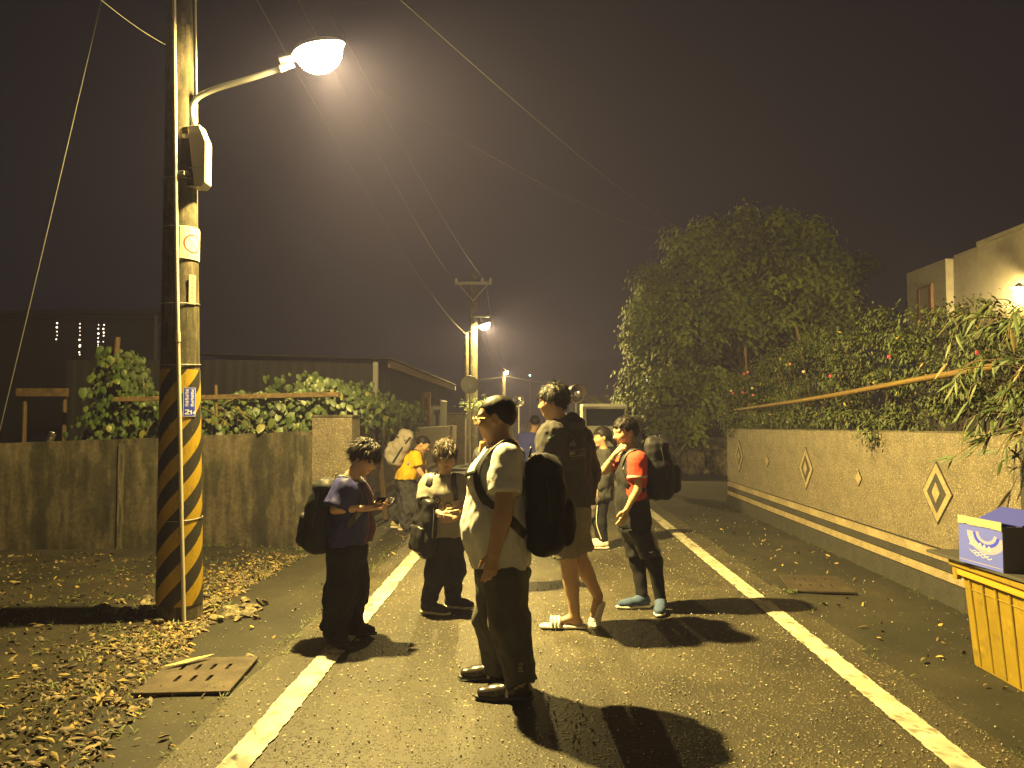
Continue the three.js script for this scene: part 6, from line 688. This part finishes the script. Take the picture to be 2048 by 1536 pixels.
{ // ribbed yellow tub with a dark board and an opened blue carton on top
  const t = thing('yellow_tub', 'ribbed yellow plastic tub standing against the garden wall, bottom right', 'tub', [2.96, 0, -4.0]), yel = std({ map: rep(dataTex(512, 512, (u, v) => { const g = sstep(0.62, 0.75, tf(u, v, 9, 4, 5)), s = sstep(0.72, 0.8, tf(u, v * 0.3, 40, 8, 3)), k = 0.92 + 0.2 * (tf(u, v, 5, 2, 6) - 0.5); return [0.56 * k * (1 - 0.12 * g) + 0.04 * s, 0.47 * k * (1 - 0.12 * g) + 0.05 * s, 0.1 * k + 0.06 * s]; }), 1.4), roughness: 0.55 });
  const tub = (grow) => { const g = new THREE.BoxGeometry(1, 1, 1, 1, 8, 1), p = g.attributes.position; for (let i = 0; i < p.count; i++) { const y = p.getY(i) + 0.5, k = 0.9 + 0.1 * y; p.setXYZ(i, p.getX(i) * (0.62 * k + grow), y * 0.58, p.getZ(i) * (1.75 * (0.94 + 0.06 * y) + grow)); } g.computeVertexNormals(); return metreUV(g); };
  part('tub_body', tub(0), yel, t); part('rim', box(0.72, 0.045, 1.9, 0, 0.6, 0, 0.012), yel, t); part('rim_skirt', box(0.685, 0.05, 1.865, 0, 0.556, 0, 0.006), std({ color: rgb(0.52, 0.26, 0.018), roughness: 0.55 }), t);
  const rib = (x, z, along) => { const a = [x * 0.5 * 0.62 * 0.9, 0.015, z * 0.94], b = [x * 0.5 * 0.62, 0.53, z]; return rod(a, b, 0.008, 0.011, 6); }; for (let i = 0; i < 13; i++) part('rib', rib(-1, -0.8 + i * 0.133), yel, t); for (let i = 0; i < 5; i++) part('rib', rod([-0.2 + i * 0.1, 0.015, -0.825], [-0.22 + i * 0.11, 0.53, -0.876], 0.008, 0.011, 6), yel, t); part('seam_line', box(0.012, 0.006, 1.72, -0.3035, 0.46, 0, 0.002), yel, t); part('handle', box(0.03, 0.1, 0.05, -0.33, 0.55, -0.9), yel, t);
  const bd = single('cover_board', metreUV(new RoundedBoxGeometry(0.78, 0.018, 2.05, 1, 0.004)), std({ color: rgb(0.045, 0.042, 0.038), roughness: 0.7 }), 'dark board lying on the yellow tub under the blue carton', 'board', [2.98, 0.634, -4.12]); bd.rotation.y = 0.03;
  const blueTex = canvasTex(512, 512, (c, w, h) => { c.fillStyle = '#5560c8'; c.fillRect(0, 0, w, h); c.strokeStyle = '#8f8ab0'; c.lineWidth = 74; c.beginPath(); c.arc(330, 120, 190, 0.15, Math.PI + 0.05); c.stroke(); c.lineWidth = 34; c.beginPath(); c.arc(330, 110, 105, 0.1, Math.PI + 0.05); c.stroke(); c.lineWidth = 30; c.strokeStyle = '#2f3bd0'; c.beginPath(); c.arc(330, 118, 138, 0.15, Math.PI); c.stroke();
    c.strokeStyle = '#bdb5a4'; c.lineWidth = 8; for (let k = 0; k < 5; k++) { const x = 130 + k * 52, y = 236 + k * 8; ln(c, [x + 4, y], [x + 38, y - 3]); ln(c, [x + 20, y - 20], [x + 16, y + 44]); ln(c, [x + 16, y + 14], [x - 2, y + 40]); ln(c, [x + 20, y + 14], [x + 42, y + 38]); if (k % 2) ln(c, [x + 4, y + 20], [x + 36, y + 18]); else ln(c, [x + 28, y - 16], [x + 36, y + 44]); }
    ln(c, [130, 190], [150, 220]); ln(c, [160, 184], [158, 214]); c.lineWidth = 7; for (const y of [340, 358, 380]) { c.beginPath(); for (let x = 130; x <= 330; x += 4) c.lineTo(x + (y - 340) * 1.5, y + 10 * Math.sin(x * 0.09) + (x - 130) * 0.08); c.stroke(); } c.fillStyle = '#a09a90'; c.fillRect(0, 470, w, 6); c.font = '22px sans-serif'; c.fillText('. . . .', 400, 440); }, true, false);
  const bx = thing('blue_carton', 'opened blue and white printed carton on the dark board', 'carton', [2.74, 0.644, -4.55], null, 0.1), bl = std({ color: rgb(0.04, 0.05, 0.36), roughness: 0.6 }), inner = std({ color: rgb(0.36, 0.3, 0.19), roughness: 0.85 });
  const panel = (w, h) => { const g = new THREE.BoxGeometry(w, h, 0.004); return g; };
  const fr = part('printed_panel', new THREE.PlaneGeometry(0.37, 0.25).rotateY(-Math.PI / 2).translate(-0.1745, 0.125, 0), std({ map: blueTex, roughness: 0.55 }), bx); part('side_panel', new THREE.BoxGeometry(0.006, 0.25, 0.37).translate(-0.17, 0.125, 0), inner, bx); part('side_panel', new THREE.BoxGeometry(0.006, 0.25, 0.37).translate(0.17, 0.125, 0), bl, bx); for (const z of [-0.182, 0.182]) part('end_panel', new THREE.BoxGeometry(0.334, 0.25, 0.006).translate(0, 0.125, z), z > 0 ? std({ color: rgb(0.12, 0.12, 0.14), roughness: 0.7 }) : bl, bx); part('base_panel', new THREE.BoxGeometry(0.33, 0.005, 0.358).translate(0, 0.006, 0), inner, bx);
  part('torn_edge', (() => { const q = new THREE.Shape(); q.moveTo(-0.185, 0.04); for (let i = 0; i <= 16; i++) q.lineTo(-0.185 + i * 0.0231, -0.006 + 0.008 * n3(i * 0.9, 3, 1)); q.lineTo(0.185, 0.04); return new THREE.ExtrudeGeometry(q, { depth: 0.003, bevelEnabled: false }).rotateY(-Math.PI / 2).translate(-0.1765, 0.236, 0); })(), inner, bx);
  const f1 = part('flap', panel(0.17, 0.36).rotateX(Math.PI / 2), bl, bx); f1.position.set(0.02, 0.285, -0.0); f1.rotation.z = 0.42; const f2 = part('flap', panel(0.16, 0.35).rotateX(Math.PI / 2), inner, bx); f2.position.set(0.22, 0.262, 0); f2.rotation.z = -0.35;
}
{ // slotted steel drain covers
  const plate = (w, d, rows, m, label, pos, turn) => { const s = new THREE.Shape(); s.moveTo(-w / 2, -d / 2); s.lineTo(w / 2, -d / 2); s.lineTo(w / 2, d / 2); s.lineTo(-w / 2, d / 2); s.closePath(); for (const [n, y, x0] of rows) for (let i = 0; i < n; i++) { const h = new THREE.Path(), x = x0 + i * 0.088; h.absellipse(x, y + 0.04, 0.013, 0.014, 0, Math.PI); h.absellipse(x, y - 0.04, 0.013, 0.014, Math.PI, 2 * Math.PI); h.closePath(); s.holes.push(h); }
    const t = thing('drain_cover', label, 'drain cover', pos, 'slotted steel drain covers', turn); part('cover_plate', metreUV(new THREE.ExtrudeGeometry(s, { depth: 0.012, bevelEnabled: true, bevelSize: 0.002, bevelThickness: 0.002, bevelSegments: 1 }).rotateX(-Math.PI / 2)), m, t); part('drain_dark_sheet', new THREE.BoxGeometry(w * 0.94, 0.002, d * 0.94).translate(0, -0.004, 0), std({ color: rgb(0.004, 0.004, 0.004), roughness: 1 }), t); return t; };  // near-black sheet right under the slots paints the dark of the drain
  const rust = dataTex(256, 256, (u, v) => { const k = 0.75 + 0.5 * (tf(u, v, 6, 3, 5) - 0.5) + 0.25 * (tf(u, v, 50, 5, 2) - 0.5); return [0.36 * k, 0.31 * k, 0.25 * k]; });
  plate(0.5, 0.6, [[4, 0.12, -0.14], [3, -0.08, -0.1]], std({ map: rep(rust, 1.6), roughness: 0.7, metalness: 0.15 }), 'slotted steel drain cover in the gutter by the leaf litter, lower left', [-1.92, 0.012, -4.46], 0.09);
  plate(0.52, 0.66, [[4, 0.14, -0.14], [4, -0.1, -0.14]], std({ map: rep(rust, 1.6), color: rgb(0.55, 0.52, 0.42), roughness: 0.75 }), 'slotted drain cover in the right gutter near the garden wall', [2.52, 0.01, -7.02], -0.14);
  single('dry_leaf', leafGeo(0.3, 0.045, 0.2, 0.1).rotateX(-1.45).rotateY(-0.75), leafMat(0.6, 0.45, 0.12), 'long pale yellow leaf lying on the left drain cover', 'leaf', [-2.16, 0.045, -4.52]);
}
{ const t = thing('dark_barn', 'tall unlit barn wall behind the bead strings standing in for glints, far left', 'barn', [-13, 0, -20.6]), m = std({ color: rgb(0.012, 0.012, 0.012), roughness: 0.9 }); part('wall', box(5.5, 4.3, 0.2, 0, 2.1, 0), m, t); part('roof', box(6, 0.12, 2, 0, 4.35, -0.8), m, t); part('eave_beam', box(5.8, 0.12, 0.12, 0, 4.18, 0.35), m, t); }
{ // added glowing bead strings standing in for metal glints at far left, and two tiny far lamps
  const lit = new THREE.MeshStandardMaterial({ color: 0x000000, emissive: rgb(1, 0.82, 0.6), emissiveIntensity: 2.2 }), beadG = new THREE.IcosahedronGeometry(0.022, 1);
  [[-12.62, 4, 5, 0.26], [-12.0, 3.98, 12, 0.2], [-11.5, 3.95, 13, 0.2], [-11.36, 3.95, 5, 0.16]].forEach(([x, y, n, s], k) => { const t = thing('glint_beads', ['leftmost short string of glowing beads standing in for glints at far left', 'second string of glowing beads standing in for glints at far left', 'long bright string of glowing beads standing in for glints at far left', 'rightmost short string of glowing beads standing in for glints at far left'][k], 'glint beads', [x, y, -20], 'bead strings standing in for glints'); part('cord', rod([0, 0.1, 0], [0, -n * 0.105, 0], 0.004), M.wire, t); for (let i = 0; i < n; i++) { const b = part('bulb', beadG, lit, t); b.position.set(0.012 * gauss(), -i * 0.105 * (0.9 + 0.2 * rnd()), 0); b.scale.setScalar(rr(0.5, 1.25)); } });
  const pt = (x, y, z, c, r, label) => { const t = thing('far_lamp', label, 'lamp', [x, y, z]); part('bulb', new THREE.SphereGeometry(r, 12, 8), new THREE.MeshStandardMaterial({ color: 0x000000, emissive: c, emissiveIntensity: 6 }), t); part('lamp_stem', rod([0, -y, 0], [0, -r, 0], 0.02), M.steel, t); };
  pt(3.08, 2.5, -21, rgb(1, 0.95, 0.8), 0.035, 'tiny white lamp shining through the left edge of the round tree'); pt(-0.25, 4.9, -62, rgb(0.5, 1, 0.9), 0.07, 'tiny greenish lamp right of the farthest street lamp');
  const far = thing('far_house', 'low pale house wall beyond the junction at the end of the lane', 'house', [0, 0, -36]); part('wall', metreUV(new THREE.BoxGeometry(9, 1.3, 0.3).translate(-0.6, 0.6, 0)), plainConc, far); part('upper_wall', metreUV(new THREE.BoxGeometry(7, 1.6, 0.3).translate(5.4, 1.9, -6)), plainConc, far); part('step', metreUV(new THREE.BoxGeometry(6, 0.3, 0.8).translate(-0.6, 0.1, 0.6)), plainConc, far);
}
renderer.render(scene, camera);
